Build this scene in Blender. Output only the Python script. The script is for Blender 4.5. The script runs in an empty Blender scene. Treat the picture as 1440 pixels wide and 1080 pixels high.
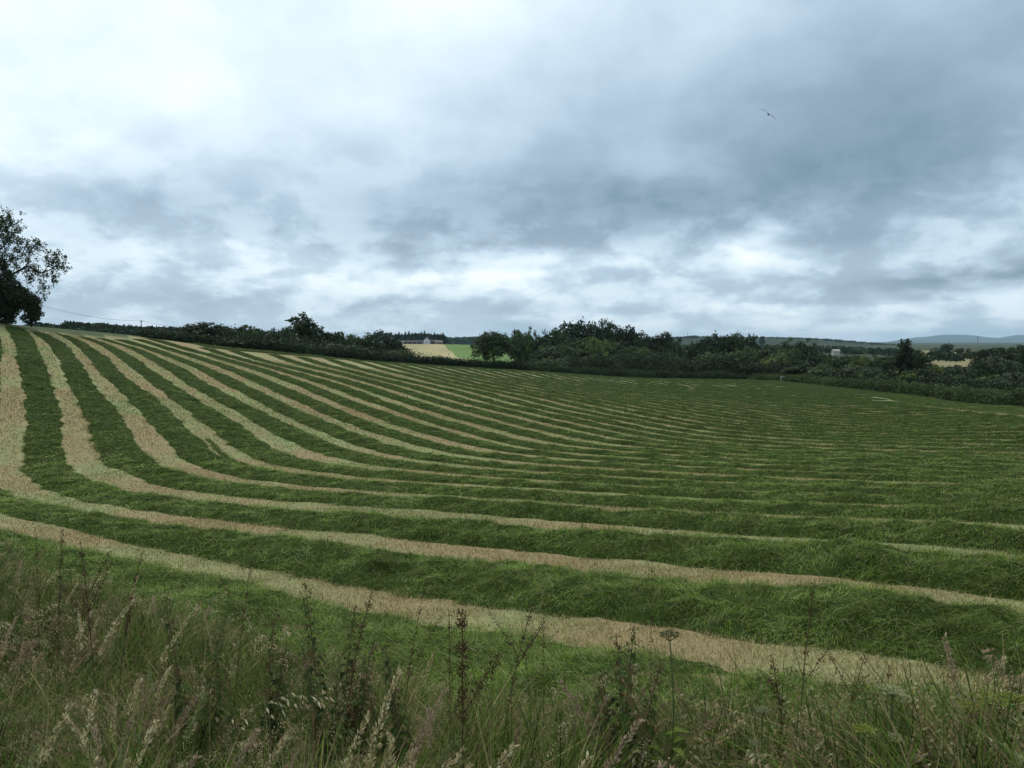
import bpy, math, random
import numpy as np
from math import radians, sin, cos, pi
rng = np.random.default_rng(7)
random.seed(7)
scene = bpy.context.scene
COL = scene.collection

# ------------------------------------------------------------------ camera
EYE = 20.0                                   # eye height above the world's zero
cam_d = bpy.data.cameras.new('camera'); cam = bpy.data.objects.new('camera', cam_d); COL.objects.link(cam)
cam.location = (0, 0, EYE); cam.rotation_euler = (radians(90 - 3.15), 0, 0)
cam_d.sensor_width = 36; cam_d.lens = 36 * 1088 / 1440; cam_d.clip_start = .05; cam_d.clip_end = 60000
scene.camera = cam
scene.view_settings.view_transform = 'Standard'; scene.view_settings.look = 'None'
scene.view_settings.gamma = 1; scene.view_settings.exposure = 0.2
scene.cycles.volume_bounces = 0; scene.cycles.max_bounces = 6; scene.cycles.diffuse_bounces = 2
scene.cycles.transmission_bounces = 3; scene.cycles.transparent_max_bounces = 8

# ------------------------------------------------------------------ sky
SUN_AZ, SUN_EL = -28.0, 52.0                 # degrees, azimuth measured from straight ahead
world = bpy.data.worlds.new('World'); scene.world = world; world.use_nodes = True
def build_sky():
    nt = world.node_tree; N = nt.nodes; L = nt.links; N.clear()
    def node(t, **k):
        n = N.new(t)
        for a, b in k.items(): setattr(n, a, b)
        return n
    def put(sock, v):
        if isinstance(v, (int, float)): sock.default_value = v
        else: L.new(v, sock)
    def m(op, a, b=0.0, c=0.0, clamp=False):
        n = node('ShaderNodeMath', operation=op, use_clamp=clamp)
        put(n.inputs[0], a); put(n.inputs[1], b); put(n.inputs[2], c); return n.outputs[0]
    tc = node('ShaderNodeTexCoord'); sep = node('ShaderNodeSeparateXYZ'); L.new(tc.outputs['Generated'], sep.inputs[0])
    x, y, z = sep.outputs
    az = m('MULTIPLY', m('ARCTAN2', x, y), 180 / pi)
    el = m('MULTIPLY', m('ARCSINE', z), 180 / pi)
    # cloud layer seen from below: direction projected on a flat ceiling
    zz = m('ADD', m('MAXIMUM', z, 0.0), 0.15)
    comb = node('ShaderNodeCombineXYZ'); put(comb.inputs[0], m('DIVIDE', x, zz)); put(comb.inputs[1], m('DIVIDE', y, zz)); comb.inputs[2].default_value = 3.1
    def noise(scale, detail, rough, off, dist=0.0, sy=1.0):
        mp = node('ShaderNodeMapping'); L.new(comb.outputs[0], mp.inputs[0]); mp.inputs['Location'].default_value = off; mp.inputs['Scale'].default_value = (1, sy, 1)
        n = node('ShaderNodeTexNoise'); L.new(mp.outputs[0], n.inputs['Vector'])
        n.inputs['Scale'].default_value = scale; n.inputs['Detail'].default_value = detail; n.inputs['Roughness'].default_value = rough; n.inputs['Distortion'].default_value = dist
        return n.outputs['Fac']
    nb = noise(.62, 7, .52, (3.3, 1.7, 0), .0); nf = noise(2.0, 7, .55, (8.1, 2.2, 1), .0); nw = noise(.9, 3, .5, (1.2, 7.7, 2)); nv = noise(.9, 3, .5, (5.2, 0.7, 5))
    c2 = node('ShaderNodeCombineXYZ'); put(c2.inputs[0], m('MULTIPLY', az, .22)); put(c2.inputs[1], m('MULTIPLY', m('POWER', m('MAXIMUM', m('ADD', el, 2.0), 0.1), .70), 1.15)); c2.inputs[2].default_value = 4.4
    npf = node('ShaderNodeTexNoise'); L.new(c2.outputs[0], npf.inputs['Vector']); npf.inputs['Scale'].default_value = 1.0; npf.inputs['Detail'].default_value = 8; npf.inputs['Roughness'].default_value = .56; npf.inputs['Distortion'].default_value = .15; puff = npf.outputs['Fac']
    # wandering edges
    azw = m('ADD', az, m('MULTIPLY', m('SUBTRACT', nw, .5), 16)); elw = m('ADD', el, m('MULTIPLY', m('SUBTRACT', nv, .5), 7))
    lobes = SKY_LOBES
    tot = None
    for (a, e, sa, se, amp) in lobes:
        dx = m('MULTIPLY', m('SUBTRACT', azw, a), 1 / sa); dy = m('MULTIPLY', m('SUBTRACT', elw, e), 1 / se)
        q = m('ADD', m('MULTIPLY', dx, dx), m('MULTIPLY', dy, dy))
        g = m('MULTIPLY', m('EXPONENT', m('MULTIPLY', q, -1.0)), amp)
        tot = g if tot is None else m('ADD', tot, g)
    base = m('ADD', tot, SKY_BASE)
    lowmask = m('EXPONENT', m('MULTIPLY', m('MULTIPLY', m('SUBTRACT', el, 4.0), m('SUBTRACT', el, 4.0)), -1 / 50.0))
    c3 = node('ShaderNodeCombineXYZ'); put(c3.inputs[0], m('MULTIPLY', az, .075)); put(c3.inputs[1], m('MULTIPLY', el, .13)); c3.inputs[2].default_value = 7.7
    nl_ = node('ShaderNodeTexNoise'); L.new(c3.outputs[0], nl_.inputs['Vector']); nl_.inputs['Scale'].default_value = 1.0; nl_.inputs['Detail'].default_value = 7; nl_.inputs['Roughness'].default_value = .45; nl_.inputs['Distortion'].default_value = .3
    mr = node('ShaderNodeMapRange', interpolation_type='SMOOTHSTEP'); L.new(puff, mr.inputs[0]); mr.inputs[1].default_value = .40; mr.inputs[2].default_value = .62
    det = m('ADD', m('ADD', m('MULTIPLY', m('SUBTRACT', nb, .5), .20), m('MULTIPLY', m('SUBTRACT', nl_.outputs['Fac'], .5), .40)), m('ADD', m('MULTIPLY', m('SUBTRACT', puff, .5), .20), m('MULTIPLY', m('SUBTRACT', mr.outputs[0], .5), m('MULTIPLY', lowmask, .24))))
    lum = m('ADD', base, det)
    ramp = node('ShaderNodeValToRGB'); L.new(lum, ramp.inputs[0]); cr = ramp.color_ramp
    stops = SKY_RAMP
    cr.elements[0].position = stops[0][0]; cr.elements[0].color = (*stops[0][1], 1)
    cr.elements[1].position = stops[-1][0]; cr.elements[1].color = (*stops[-1][1], 1)
    for p, c in stops[1:-1]:
        e_ = cr.elements.new(p); e_.color = (*c, 1)
    bg = node('ShaderNodeBackground'); L.new(ramp.outputs[0], bg.inputs[0]); bg.inputs[1].default_value = SKY_GAIN
    sky = node('ShaderNodeTexSky', sky_type='NISHITA'); sky.sun_disc = False
    sky.sun_elevation = radians(SUN_EL); sky.sun_rotation = radians(SUN_AZ)
    bg2 = node('ShaderNodeBackground'); L.new(sky.outputs[0], bg2.inputs[0]); bg2.inputs[1].default_value = 0.05
    mix = node('ShaderNodeMixShader'); mix.inputs[0].default_value = .88
    L.new(bg2.outputs[0], mix.inputs[1]); L.new(bg.outputs[0], mix.inputs[2])
    out = node('ShaderNodeOutputWorld'); L.new(mix.outputs[0], out.inputs[0])
# (azimuth, elevation, half-widths in degrees, amount) of the large bright and dark cloud masses
SKY_LOBES = [(-30, 22, 12, 8, .22), (-14, 20, 13, 7, .18), (-4, 27, 9, 6, .28), (-36, 14, 12, 5, .14), (-26, 10, 8, 1.8, -.14),
             (24, 14, 17, 7, -.24), (9, 8.8, 9, 2.6, -.34), (-4, 9.4, 10, 2.6, -.26), (27, 11.5, 10, 2.6, -.16), (16, 13, 12, 4, -.14), (30, 24, 12, 9, -.14), (-18, 7.2, 6, 1.2, -.12),
             (33, 4.0, 6, .9, -.36), (16.5, 6.2, 2.8, 1.2, .40), (-4, 5.0, 14, 1.2, .20), (-24, 5, 12, 1.6, .10), (20, 2.6, 14, .7, .14), (4, 2.2, 12, .8, -.10), (0, .8, 60, 1.6, .10), (0, 60, 200, 28, .22)]
SKY_BASE = .58
SKY_RAMP = [(.0, (.16, .27, .35)), (.28, (.31, .42, .53)), (.50, (.48, .63, .76)), (.70, (.72, .87, .98)), (.88, (.94, 1.05, 1.10)), (1.0, (1.12, 1.2, 1.2))]
SKY_GAIN = .95
build_sky()
sun_d = bpy.data.lights.new('sun', 'SUN'); sun = bpy.data.objects.new('sun', sun_d); COL.objects.link(sun)
sun_d.energy = 1.5; sun_d.angle = radians(14); sun_d.color = (1, .96, .9)
sun.rotation_euler = (radians(90 - SUN_EL), 0, radians(-SUN_AZ + 180)) ; sun.location = (0, 0, 60)

# surveyed points of the field: heights, rows, nearest bare strip, outline
STRAY=[(-16.7,42.0),(-15.5,39.9),(-14.3,37.7),(-12.7,35.1),(-11.0,33.0),(-9.3,31.4),(-7.8,29.9)]
CTL=[(-51.06,77.32,0.84),(-46.27,93.35,-0.49),(-33.26,100.55,-2.26),(-17.13,103.51,-3.86),(0.00,116.66,-5.57),(21.76,131.33,-7.44),(43.21,130.36,-8.10),(49.71,99.87,-7.89),(48.06,72.35,-6.94),(-15.70,94.82,-3.96),(0.00,106.14,-5.54),(19.82,119.56,-7.30),(39.96,120.52,-8.01),(-47.29,71.57,-0.02),(-41.53,83.72,-1.35),(-28.95,87.47,-2.88),(-14.41,86.98,-4.13),(0.00,95.31,-5.51),(17.76,107.10,-7.12),(36.54,110.18,-7.92),(44.67,89.70,-7.94),(42.68,64.22,-6.75),(-43.72,66.14,-0.54),(-38.01,76.59,-1.82),(-26.28,79.36,-3.20),(-13.16,79.40,-4.34),(0.00,85.57,-5.55),(15.70,94.66,-6.95),(33.07,99.68,-7.85),(41.54,83.40,-7.93),(39.45,59.34,-6.61),(-39.38,59.54,-1.06),(-34.57,69.63,-2.31),(-23.87,72.05,-3.57),(-11.96,72.17,-4.59),(0.00,76.67,-5.64),(13.74,82.81,-6.80),(29.62,89.24,-7.79),(37.81,75.87,-7.84),(36.08,54.24,-6.48),(-37.00,55.90,-1.69),(-31.54,63.49,-2.87),(-21.59,65.13,-3.98),(-10.85,65.44,-4.90),(0.00,67.89,-5.75),(11.94,71.93,-6.69),(26.17,78.80,-7.73),(33.37,66.93,-7.61),(33.08,49.71,-6.44),(-34.82,52.57,-2.39),(-28.52,57.37,-3.45),(-19.37,58.37,-4.42),(-9.75,58.72,-5.23),(0.00,59.12,-5.83),(10.40,62.62,-6.68),(22.59,67.97,-7.58),(28.47,57.04,-7.23),(29.68,44.57,-6.33),(-32.40,48.86,-3.17),(-25.49,51.22,-4.04),(-17.18,51.72,-4.86),(-8.48,51.02,-5.45),(0.00,51.48,-5.97),(9.02,54.24,-6.71),(18.66,56.07,-7.21),(23.14,46.33,-6.64),(24.59,36.89,-5.83),(-29.59,44.57,-3.98),(-22.44,45.03,-4.62),(-14.93,44.90,-5.25),(-7.21,43.33,-5.60),(0.00,44.69,-6.16),(7.27,43.66,-6.34),(14.25,42.78,-6.41),(17.51,35.02,-5.74),(18.58,27.85,-4.95),(-26.59,39.97,-4.79),(-19.41,38.89,-5.15),(-12.67,38.05,-5.54),(-5.94,35.65,-5.61),(0.00,33.79,-5.59),(5.23,31.39,-5.41),(9.97,29.90,-5.28),(12.33,24.62,-4.67),(13.22,19.79,-4.01),(-23.16,34.75,-5.50),(-15.82,31.62,-5.37),(-9.64,28.87,-5.26),(-4.28,25.65,-4.94),(0.00,22.99,-4.60),(3.62,21.64,-4.47),(6.78,20.28,-4.26),(8.51,16.97,-3.77),(9.52,14.23,-3.34),(-17.26,25.82,-5.34),(-11.58,23.10,-5.01),(-6.87,20.55,-4.68),(-3.02,18.05,-4.28),(0.00,16.88,-4.11),(2.60,15.52,-3.87),(4.79,14.30,-3.61),(6.24,12.41,-3.27),(7.43,11.08,-3.04),(-10.53,15.70,-4.21),(-7.81,15.53,-4.29),(-4.93,14.69,-4.19),(-2.31,13.74,-4.03),(0.00,12.81,-3.82),(1.94,11.57,-3.51),(3.58,10.65,-3.26),(4.89,9.70,-3.05),(6.12,9.10,-2.95),(-7.12,10.57,-3.65),(-5.38,10.64,-3.74),(-3.53,10.49,-3.76),(-1.70,10.10,-3.68),(0.00,9.44,-3.47),(1.47,8.70,-3.23),(2.74,8.12,-3.03),(3.90,7.72,-2.93),(5.07,7.51,-2.91),(-4.94,7.30,-3.23),(-3.78,7.44,-3.32),(-2.53,7.48,-3.37),(-1.25,7.35,-3.33),(0.00,7.01,-3.19),(1.10,6.50,-2.98),(2.06,6.07,-2.78),(2.96,5.82,-2.69),(3.93,5.80,-2.70),(-3.46,5.08,-2.88),(-2.67,5.22,-2.96),(-1.81,5.32,-3.01),(-0.90,5.31,-3.01),(0.00,5.15,-2.92),(0.81,4.75,-2.69),(1.48,4.35,-2.46),(2.05,4.02,-2.28),(2.53,3.71,-2.11),(-54.59,82.72,1.90),(-49.28,103.31,0.58),(-43.92,113.92,-0.72),(-34.85,118.58,-1.78),(-28.26,128.12,-2.92),(-19.36,140.44,-4.11),(-9.18,142.64,-4.83),(2.76,150.13,-5.77),(26.35,159.08,-7.58),(50.11,165.01,-8.32),(56.70,153.99,-8.19),(56.78,128.45,-7.90),(57.76,108.09,-7.74),(55.34,83.35,-7.13),(0.00,0.00,-1.65),(-6.00,1.00,-1.60),(6.00,1.00,-1.90),(0.00,-20.00,-1.20),(-30.00,-10.00,0.30),(30.00,-10.00,-2.60),(-14.00,6.00,-1.70),(-25.00,14.00,-1.60),(-60.00,40.00,1.00),(-75.00,70.00,3.00),(-95.00,110.00,4.00),(80.00,60.00,-9.00),(62.00,35.00,-7.50),(30.00,5.00,-3.90),(14.00,5.00,-3.10),(100.00,-10.00,-6.00),(-62.00,88.00,2.40),(-64.00,110.00,1.60),(-60.00,125.00,0.50),(-75.00,150.00,-0.50),(-100.00,210.00,-0.30),(-60.00,200.00,-5.00),(-40.00,160.00,-4.50),(-10.00,170.00,-7.50),(20.00,200.00,-10.50),(0.00,250.00,-13.50),(60.00,190.00,-10.50),(80.00,150.00,-10.20),(75.00,120.00,-9.50),(75.00,95.00,-9.00),(70.00,240.00,-14.00),(150.00,260.00,-17.00),(150.00,150.00,-14.00),(130.00,90.00,-12.00)]
ROWS=[[(-56.5,78.4),(-53.2,73.4),(-50.4,69.3),(-47.6,65.1),(-44.9,60.9),(-42.7,57.6),(-40.6,54.2),(-38.4,50.8),(-36.2,47.5),(-34.0,44.1),(-32.4,41.6),(-30.9,39.0),(-29.4,36.4),(-27.9,33.8),(-26.3,31.3),(-24.5,28.9),(-23.3,27.3),(-22.0,25.8),(-20.6,24.4),(-19.1,23.0),(-17.7,21.6),(-16.2,20.3),(-14.7,18.9),(-13.2,17.6),(-11.6,16.4),(-10.0,15.3),(-8.3,14.1),(-6.7,13.0),(-5.1,11.8),(-3.6,10.5),(-2.1,9.2),(-0.6,7.8),(0.8,6.4),(2.3,5.0),(3.7,3.7),(5.2,2.3),(6.6,0.9),(7.3,0.2)],
[(-54.8,81.3),(-51.5,76.4),(-48.7,72.2),(-45.9,68.0),(-43.2,63.9),(-40.4,59.7),(-38.3,56.3),(-36.1,52.9),(-34.0,49.6),(-31.8,46.3),(-30.1,43.7),(-28.6,41.2),(-27.1,38.6),(-25.6,35.9),(-24.0,33.4),(-22.3,30.9),(-21.1,29.4),(-19.8,27.9),(-18.4,26.4),(-16.9,25.1),(-15.5,23.7),(-14.0,22.4),(-12.5,21.0),(-10.9,19.8),(-9.3,18.6),(-7.7,17.4),(-6.1,16.2),(-4.5,15.1),(-2.9,13.9),(-1.3,12.6),(0.2,11.3),(1.6,9.9),(3.0,8.5),(4.5,7.2),(6.0,5.8),(7.5,4.5),(8.3,3.8),(9.8,2.5),(11.3,1.2),(12.0,0.5)],
[(-53.4,83.2),(-49.6,78.5),(-46.7,74.4),(-44.0,70.3),(-41.2,66.1),(-38.5,61.9),(-36.3,58.5),(-34.1,55.2),(-31.9,51.9),(-29.6,48.6),(-28.0,46.1),(-26.4,43.5),(-24.9,40.9),(-23.4,38.3),(-21.8,35.8),(-20.2,33.3),(-18.4,30.9),(-17.1,29.4),(-15.6,28.0),(-14.2,26.6),(-12.7,25.3),(-11.1,24.0),(-9.6,22.7),(-8.0,21.5),(-6.4,20.3),(-4.8,19.1),(-3.2,17.9),(-1.6,16.8),(0.0,15.6),(1.5,14.3),(2.9,12.9),(4.3,11.4),(5.7,10.0),(7.2,8.6),(8.6,7.3),(9.4,6.6),(10.8,5.2),(11.5,4.5),(13.0,3.1),(13.7,2.4)],
[(-51.4,83.9),(-47.1,79.7),(-44.1,75.7),(-41.4,71.6),(-38.7,67.4),(-36.0,63.2),(-33.8,59.8),(-31.6,56.5),(-29.3,53.2),(-27.0,49.9),(-25.3,47.4),(-23.7,44.9),(-22.1,42.4),(-20.5,39.8),(-18.9,37.3),(-17.3,34.7),(-15.5,32.3),(-14.2,30.8),(-12.8,29.4),(-11.3,28.1),(-9.8,26.8),(-8.2,25.6),(-6.6,24.4),(-5.0,23.2),(-3.4,21.9),(-1.8,20.7),(-0.2,19.6),(1.4,18.4),(3.0,17.2),(4.4,15.8),(5.7,14.3),(7.0,12.8),(8.3,11.2),(9.6,9.7),(10.2,8.9),(11.5,7.4),(12.8,5.9),(13.4,5.1),(14.1,4.3)],
[(-51.4,87.8),(-46.9,83.9),(-43.2,79.2),(-40.3,75.1),(-37.6,70.9),(-34.9,66.7),(-32.7,63.3),(-30.4,60.0),(-28.1,56.8),(-25.8,53.5),(-23.5,50.2),(-21.9,47.7),(-20.3,45.2),(-18.7,42.7),(-17.1,40.1),(-15.5,37.5),(-13.9,35.0),(-12.7,33.4),(-11.3,32.0),(-9.9,30.6),(-8.4,29.3),(-6.8,28.1),(-5.2,26.9),(-3.6,25.6),(-2.0,24.4),(-0.4,23.3),(1.3,22.1),(2.9,21.0),(4.5,19.9),(6.1,18.6),(7.4,17.1),(8.7,15.6),(10.0,14.1),(11.3,12.5),(12.5,11.0),(13.2,10.2),(14.4,8.7),(15.1,7.9),(15.7,7.1)],
[(-51.0,91.4),(-46.1,88.0),(-42.4,83.3),(-39.5,79.2),(-36.8,75.0),(-34.0,70.8),(-31.3,66.7),(-29.0,63.4),(-26.8,60.1),(-24.4,56.8),(-22.2,53.5),(-19.9,50.2),(-18.3,47.7),(-16.7,45.2),(-15.1,42.6),(-13.5,40.1),(-11.9,37.6),(-10.1,35.1),(-8.8,33.7),(-7.3,32.3),(-5.8,31.0),(-4.2,29.8),(-2.7,28.5),(-1.1,27.3),(0.5,26.1),(2.2,25.0),(3.9,23.9),(5.6,22.8),(7.1,21.6),(8.6,20.3),(10.0,18.9),(11.4,17.4),(12.7,16.0),(14.1,14.5),(15.5,13.0),(16.8,11.6),(18.2,10.1)],
[(-50.8,94.5),(-45.4,92.1),(-41.5,87.7),(-38.0,82.8),(-35.3,78.6),(-32.5,74.4),(-29.8,70.2),(-27.6,66.8),(-25.5,63.5),(-23.2,60.2),(-21.0,56.9),(-18.7,53.6),(-17.0,51.1),(-15.4,48.6),(-13.7,46.1),(-12.1,43.6),(-10.4,41.1),(-8.7,38.6),(-6.8,36.3),(-5.4,34.9),(-3.9,33.6),(-2.3,32.3),(-0.8,31.0),(0.7,29.7),(2.3,28.5),(3.9,27.3),(5.6,26.2),(7.3,25.1),(8.9,24.0),(10.4,22.6),(11.8,21.2),(13.2,19.8),(14.6,18.4),(16.1,17.0),(17.5,15.6),(18.9,14.2),(20.4,12.8)],
[(-49.8,97.1),(-44.4,94.7),(-40.1,90.6),(-36.4,85.9),(-33.6,81.7),(-30.9,77.5),(-28.2,73.3),(-25.5,69.1),(-23.3,65.7),(-21.1,62.4),(-18.9,59.0),(-16.7,55.7),(-14.5,52.4),(-12.8,49.9),(-11.2,47.4),(-9.6,44.9),(-7.9,42.3),(-6.1,40.0),(-4.0,37.8),(-1.7,35.9),(-0.2,34.6),(1.4,33.4),(2.9,32.1),(4.5,30.9),(6.1,29.7),(7.8,28.5),(9.4,27.4),(10.9,26.1),(12.5,24.8),(13.9,23.5),(15.4,22.1),(16.9,20.8),(18.3,19.4),(19.8,18.0),(21.3,16.7),(22.7,15.3)],
[(-49.1,100.3),(-43.8,97.5),(-39.0,94.0),(-35.1,89.4),(-31.6,84.5),(-28.9,80.3),(-26.2,76.1),(-23.5,71.9),(-21.3,68.6),(-19.2,65.2),(-17.0,61.8),(-14.8,58.5),(-12.7,55.1),(-11.1,52.5),(-9.5,50.0),(-7.9,47.5),(-6.2,45.0),(-4.3,42.7),(-2.1,40.6),(0.2,38.8),(2.6,36.9),(4.2,35.8),(5.8,34.6),(7.4,33.4),(9.0,32.1),(10.5,30.9),(12.1,29.6),(13.5,28.2),(15.0,26.9),(16.5,25.5),(18.0,24.2),(19.4,22.8),(20.9,21.5),(22.4,20.1),(23.9,18.8),(24.6,18.1)],
[(-48.8,103.4),(-42.7,100.1),(-37.5,97.2),(-33.6,92.7),(-30.1,87.8),(-27.3,83.6),(-24.6,79.5),(-21.8,75.3),(-19.1,71.1),(-17.1,67.6),(-15.0,64.2),(-12.8,60.9),(-10.6,57.6),(-8.5,54.1),(-7.0,51.5),(-5.4,49.0),(-3.5,46.7),(-1.4,44.5),(0.8,42.5),(3.2,40.7),(5.7,39.1),(8.2,37.4),(10.6,35.6),(12.9,33.7),(14.4,32.4),(15.8,30.9),(17.2,29.5),(18.6,28.1),(20.1,26.8),(21.5,25.4),(23.0,24.0),(24.4,22.6),(25.9,21.2)],
[(-42.1,105.2),(-37.8,100.9),(-33.5,96.8),(-29.9,92.1),(-26.3,87.2),(-23.6,83.0),(-20.8,78.9),(-18.0,74.8),(-15.3,70.5),(-13.3,67.1),(-11.2,63.7),(-9.0,60.4),(-6.9,56.9),(-4.9,53.5),(-3.2,51.0),(-1.3,48.7),(0.7,46.5),(3.0,44.5),(5.4,42.8),(8.0,41.3),(10.6,39.7),(13.1,38.1),(15.5,36.3),(17.6,34.2),(19.7,32.0),(21.8,29.9),(23.9,27.8),(26.0,25.6),(27.5,24.2)],
[(-39.2,108.0),(-34.8,102.6),(-31.0,97.9),(-27.4,93.2),(-23.8,88.3),(-21.0,84.2),(-18.1,80.1),(-15.4,76.0),(-12.7,71.7),(-10.6,68.3),(-8.6,64.9),(-6.4,61.5),(-4.3,58.1),(-2.2,54.7),(-0.4,52.3),(1.6,50.0),(3.7,47.9),(6.1,46.1),(8.7,44.6),(11.3,43.2),(13.9,41.6),(16.3,39.8),(18.5,37.8),(20.6,35.7),(22.8,33.6),(24.9,31.5),(27.0,29.4),(29.2,27.3)],
[(-34.9,111.7),(-31.1,105.8),(-27.8,100.8),(-24.6,95.7),(-21.3,90.7),(-18.6,86.5),(-15.9,82.3),(-13.2,78.1),(-10.5,73.9),(-8.4,70.4),(-6.4,67.0),(-4.2,63.7),(-2.1,60.3),(0.1,56.9),(2.5,53.8),(4.5,51.5),(6.7,49.5),(9.2,47.8),(11.8,46.3),(14.3,44.8),(16.8,43.0),(19.0,41.0),(21.2,38.9),(23.4,36.9),(25.6,34.9),(27.8,32.9),(30.0,30.9),(31.5,29.5)],
[(-31.5,113.6),(-27.9,107.6),(-24.8,102.4),(-21.6,97.3),(-18.7,92.1),(-16.3,87.7),(-13.5,83.5),(-10.7,79.4),(-8.0,75.3),(-5.9,71.8),(-3.8,68.4),(-1.6,65.1),(0.6,61.7),(2.8,58.4),(5.4,55.3),(7.4,53.1),(9.4,50.9),(11.8,49.1),(14.4,47.6),(16.9,45.9),(19.3,44.1),(21.6,42.2),(23.9,40.3),(26.2,38.4),(28.5,36.5),(30.9,34.7),(33.2,32.8)],
[(-28.1,117.3),(-25.0,111.0),(-22.3,105.7),(-19.6,100.3),(-16.9,95.0),(-14.0,89.7),(-11.2,85.5),(-8.3,81.5),(-5.5,77.3),(-3.1,73.0),(-1.1,69.5),(1.0,66.1),(3.3,62.9),(5.7,59.7),(8.4,56.7),(11.0,53.7),(13.2,51.6),(15.7,50.0),(18.3,48.5),(20.8,46.8),(23.1,45.0),(25.5,43.1),(27.9,41.3),(30.3,39.5),(32.7,37.7),(35.1,36.0),(35.9,35.4)],
[(-25.1,121.2),(-22.1,114.9),(-19.0,108.6),(-16.4,103.2),(-13.8,97.8),(-11.1,92.5),(-8.7,88.1),(-6.0,83.9),(-3.3,79.7),(-0.8,75.3),(1.0,71.8),(3.0,68.3),(5.3,65.1),(7.7,61.9),(10.3,58.8),(13.1,55.9),(16.3,53.6),(19.8,51.7),(23.1,49.5),(25.4,47.5),(27.6,45.6),(29.9,43.6),(32.2,41.7),(34.5,39.7),(36.8,37.8)],
[(-22.7,125.2),(-19.8,118.8),(-16.9,112.4),(-14.4,107.0),(-12.0,101.5),(-9.5,96.0),(-6.9,90.6),(-4.3,86.4),(-1.4,82.3),(1.3,78.0),(3.4,73.5),(5.3,70.0),(7.6,66.8),(10.1,63.6),(12.6,60.6),(15.7,58.1),(19.3,56.3),(22.8,54.4),(25.7,51.8),(28.4,48.8),(31.1,45.8),(33.8,42.9),(35.9,40.7),(37.2,39.2)],
[(-20.1,127.7),(-17.4,121.3),(-14.7,114.9),(-11.9,108.4),(-9.6,102.9),(-7.2,97.4),(-4.6,92.0),(-1.9,87.8),(1.2,83.9),(4.0,79.7),(6.1,75.2),(7.8,71.6),(10.0,68.3),(12.5,65.2),(15.3,62.4),(18.7,60.4),(22.3,58.7),(25.6,56.5),(28.3,53.6),(30.7,50.4),(33.2,47.3),(35.7,44.2),(38.2,41.0),(40.7,37.9)],
[(-17.9,130.9),(-15.2,124.4),(-12.5,117.9),(-9.9,111.5),(-7.6,105.9),(-5.2,100.4),(-2.7,95.0),(-0.1,90.7),(2.8,86.6),(5.6,82.5),(8.0,78.1),(10.3,73.7),(12.5,70.3),(15.0,67.2),(18.0,64.6),(21.3,62.5),(24.8,60.5),(28.0,58.1),(30.7,55.2),(33.3,52.1),(35.7,49.0),(38.2,45.8),(40.7,42.7),(41.9,41.1)],
[(-15.5,134.0),(-12.6,126.5),(-10.0,120.0),(-7.5,113.5),(-5.2,108.0),(-2.8,102.4),(-0.2,97.0),(2.8,91.9),(5.6,87.7),(8.4,83.6),(10.8,79.2),(13.3,74.8),(16.2,70.8),(19.0,68.0),(22.2,65.6),(25.5,63.4),(28.8,61.1),(31.7,58.4),(34.4,55.4),(36.9,52.3),(39.4,49.2),(41.9,46.1),(43.7,43.7)],
[(-12.5,135.1),(-9.6,127.7),(-7.2,121.1),(-4.6,114.6),(-2.4,109.0),(0.0,103.5),(2.7,98.2),(5.7,93.0),(8.5,88.8),(11.2,84.6),(13.7,80.3),(16.2,76.0),(19.3,72.1),(23.1,68.8),(26.3,66.5),(29.6,64.1),(32.6,61.5),(35.4,58.7),(38.0,55.7),(40.5,52.6),(43.1,49.5),(45.6,46.4)],
[(-9.5,136.3),(-6.7,128.7),(-4.3,122.2),(-1.8,115.6),(0.9,109.2),(3.3,103.7),(6.1,98.4),(9.2,93.2),(11.9,89.0),(14.5,84.8),(17.1,80.5),(19.9,76.4),(23.3,72.7),(27.2,69.6),(31.2,66.6),(34.2,64.0),(37.1,61.2),(39.7,58.2),(42.3,55.2),(44.9,52.1),(45.5,51.4)],
[(-6.5,137.3),(-3.9,129.8),(-1.5,123.2),(1.0,116.6),(3.7,110.2),(6.2,104.7),(9.0,99.4),(12.1,94.3),(15.3,89.2),(17.9,84.9),(20.6,80.7),(23.7,76.8),(27.3,73.4),(31.2,70.3),(35.1,67.1),(38.7,63.7),(42.1,60.0),(44.8,57.0),(46.1,55.5)],
[(-3.6,138.3),(-1.0,130.7),(1.4,124.1),(3.9,117.6),(6.6,111.2),(9.1,105.7),(11.9,100.4),(15.0,95.3),(18.2,90.2),(20.8,85.9),(23.7,81.8),(26.9,78.0),(30.6,74.7),(34.4,71.5),(38.2,68.2),(41.8,64.7),(45.2,61.1),(46.6,59.6)],
[(-1.0,140.2),(1.5,132.6),(3.9,126.0),(6.4,119.5),(9.1,113.0),(11.6,107.6),(14.4,102.3),(17.5,97.1),(20.6,92.0),(23.3,87.8),(26.2,83.7),(29.4,79.9),(33.1,76.5),(36.9,73.3),(40.6,70.0),(44.2,66.5),(47.0,63.7)],
[(1.6,142.1),(4.1,134.5),(6.8,126.9),(9.3,120.4),(12.0,114.0),(15.0,107.6),(17.9,102.4),(20.9,97.2),(24.1,92.1),(27.5,87.1),(30.6,83.3),(34.1,79.7),(37.9,76.4),(41.6,73.1),(45.2,69.7),(47.4,67.6)],
[(4.5,143.0),(7.0,135.4),(9.7,127.8),(12.2,121.3),(14.9,114.9),(18.0,108.5),(20.8,103.3),(23.9,98.1),(27.1,93.1),(30.6,88.2),(34.5,83.6),(38.1,80.2),(41.9,76.9),(45.5,73.5),(47.7,71.4)],
[(7.1,144.8),(9.5,137.2),(12.2,129.6),(14.7,123.1),(17.5,116.6),(20.5,110.3),(23.3,105.0),(26.4,99.9),(29.6,94.8),(33.1,90.0),(37.1,85.5),(41.4,81.3),(45.1,77.9),(48.0,75.2)],
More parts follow.
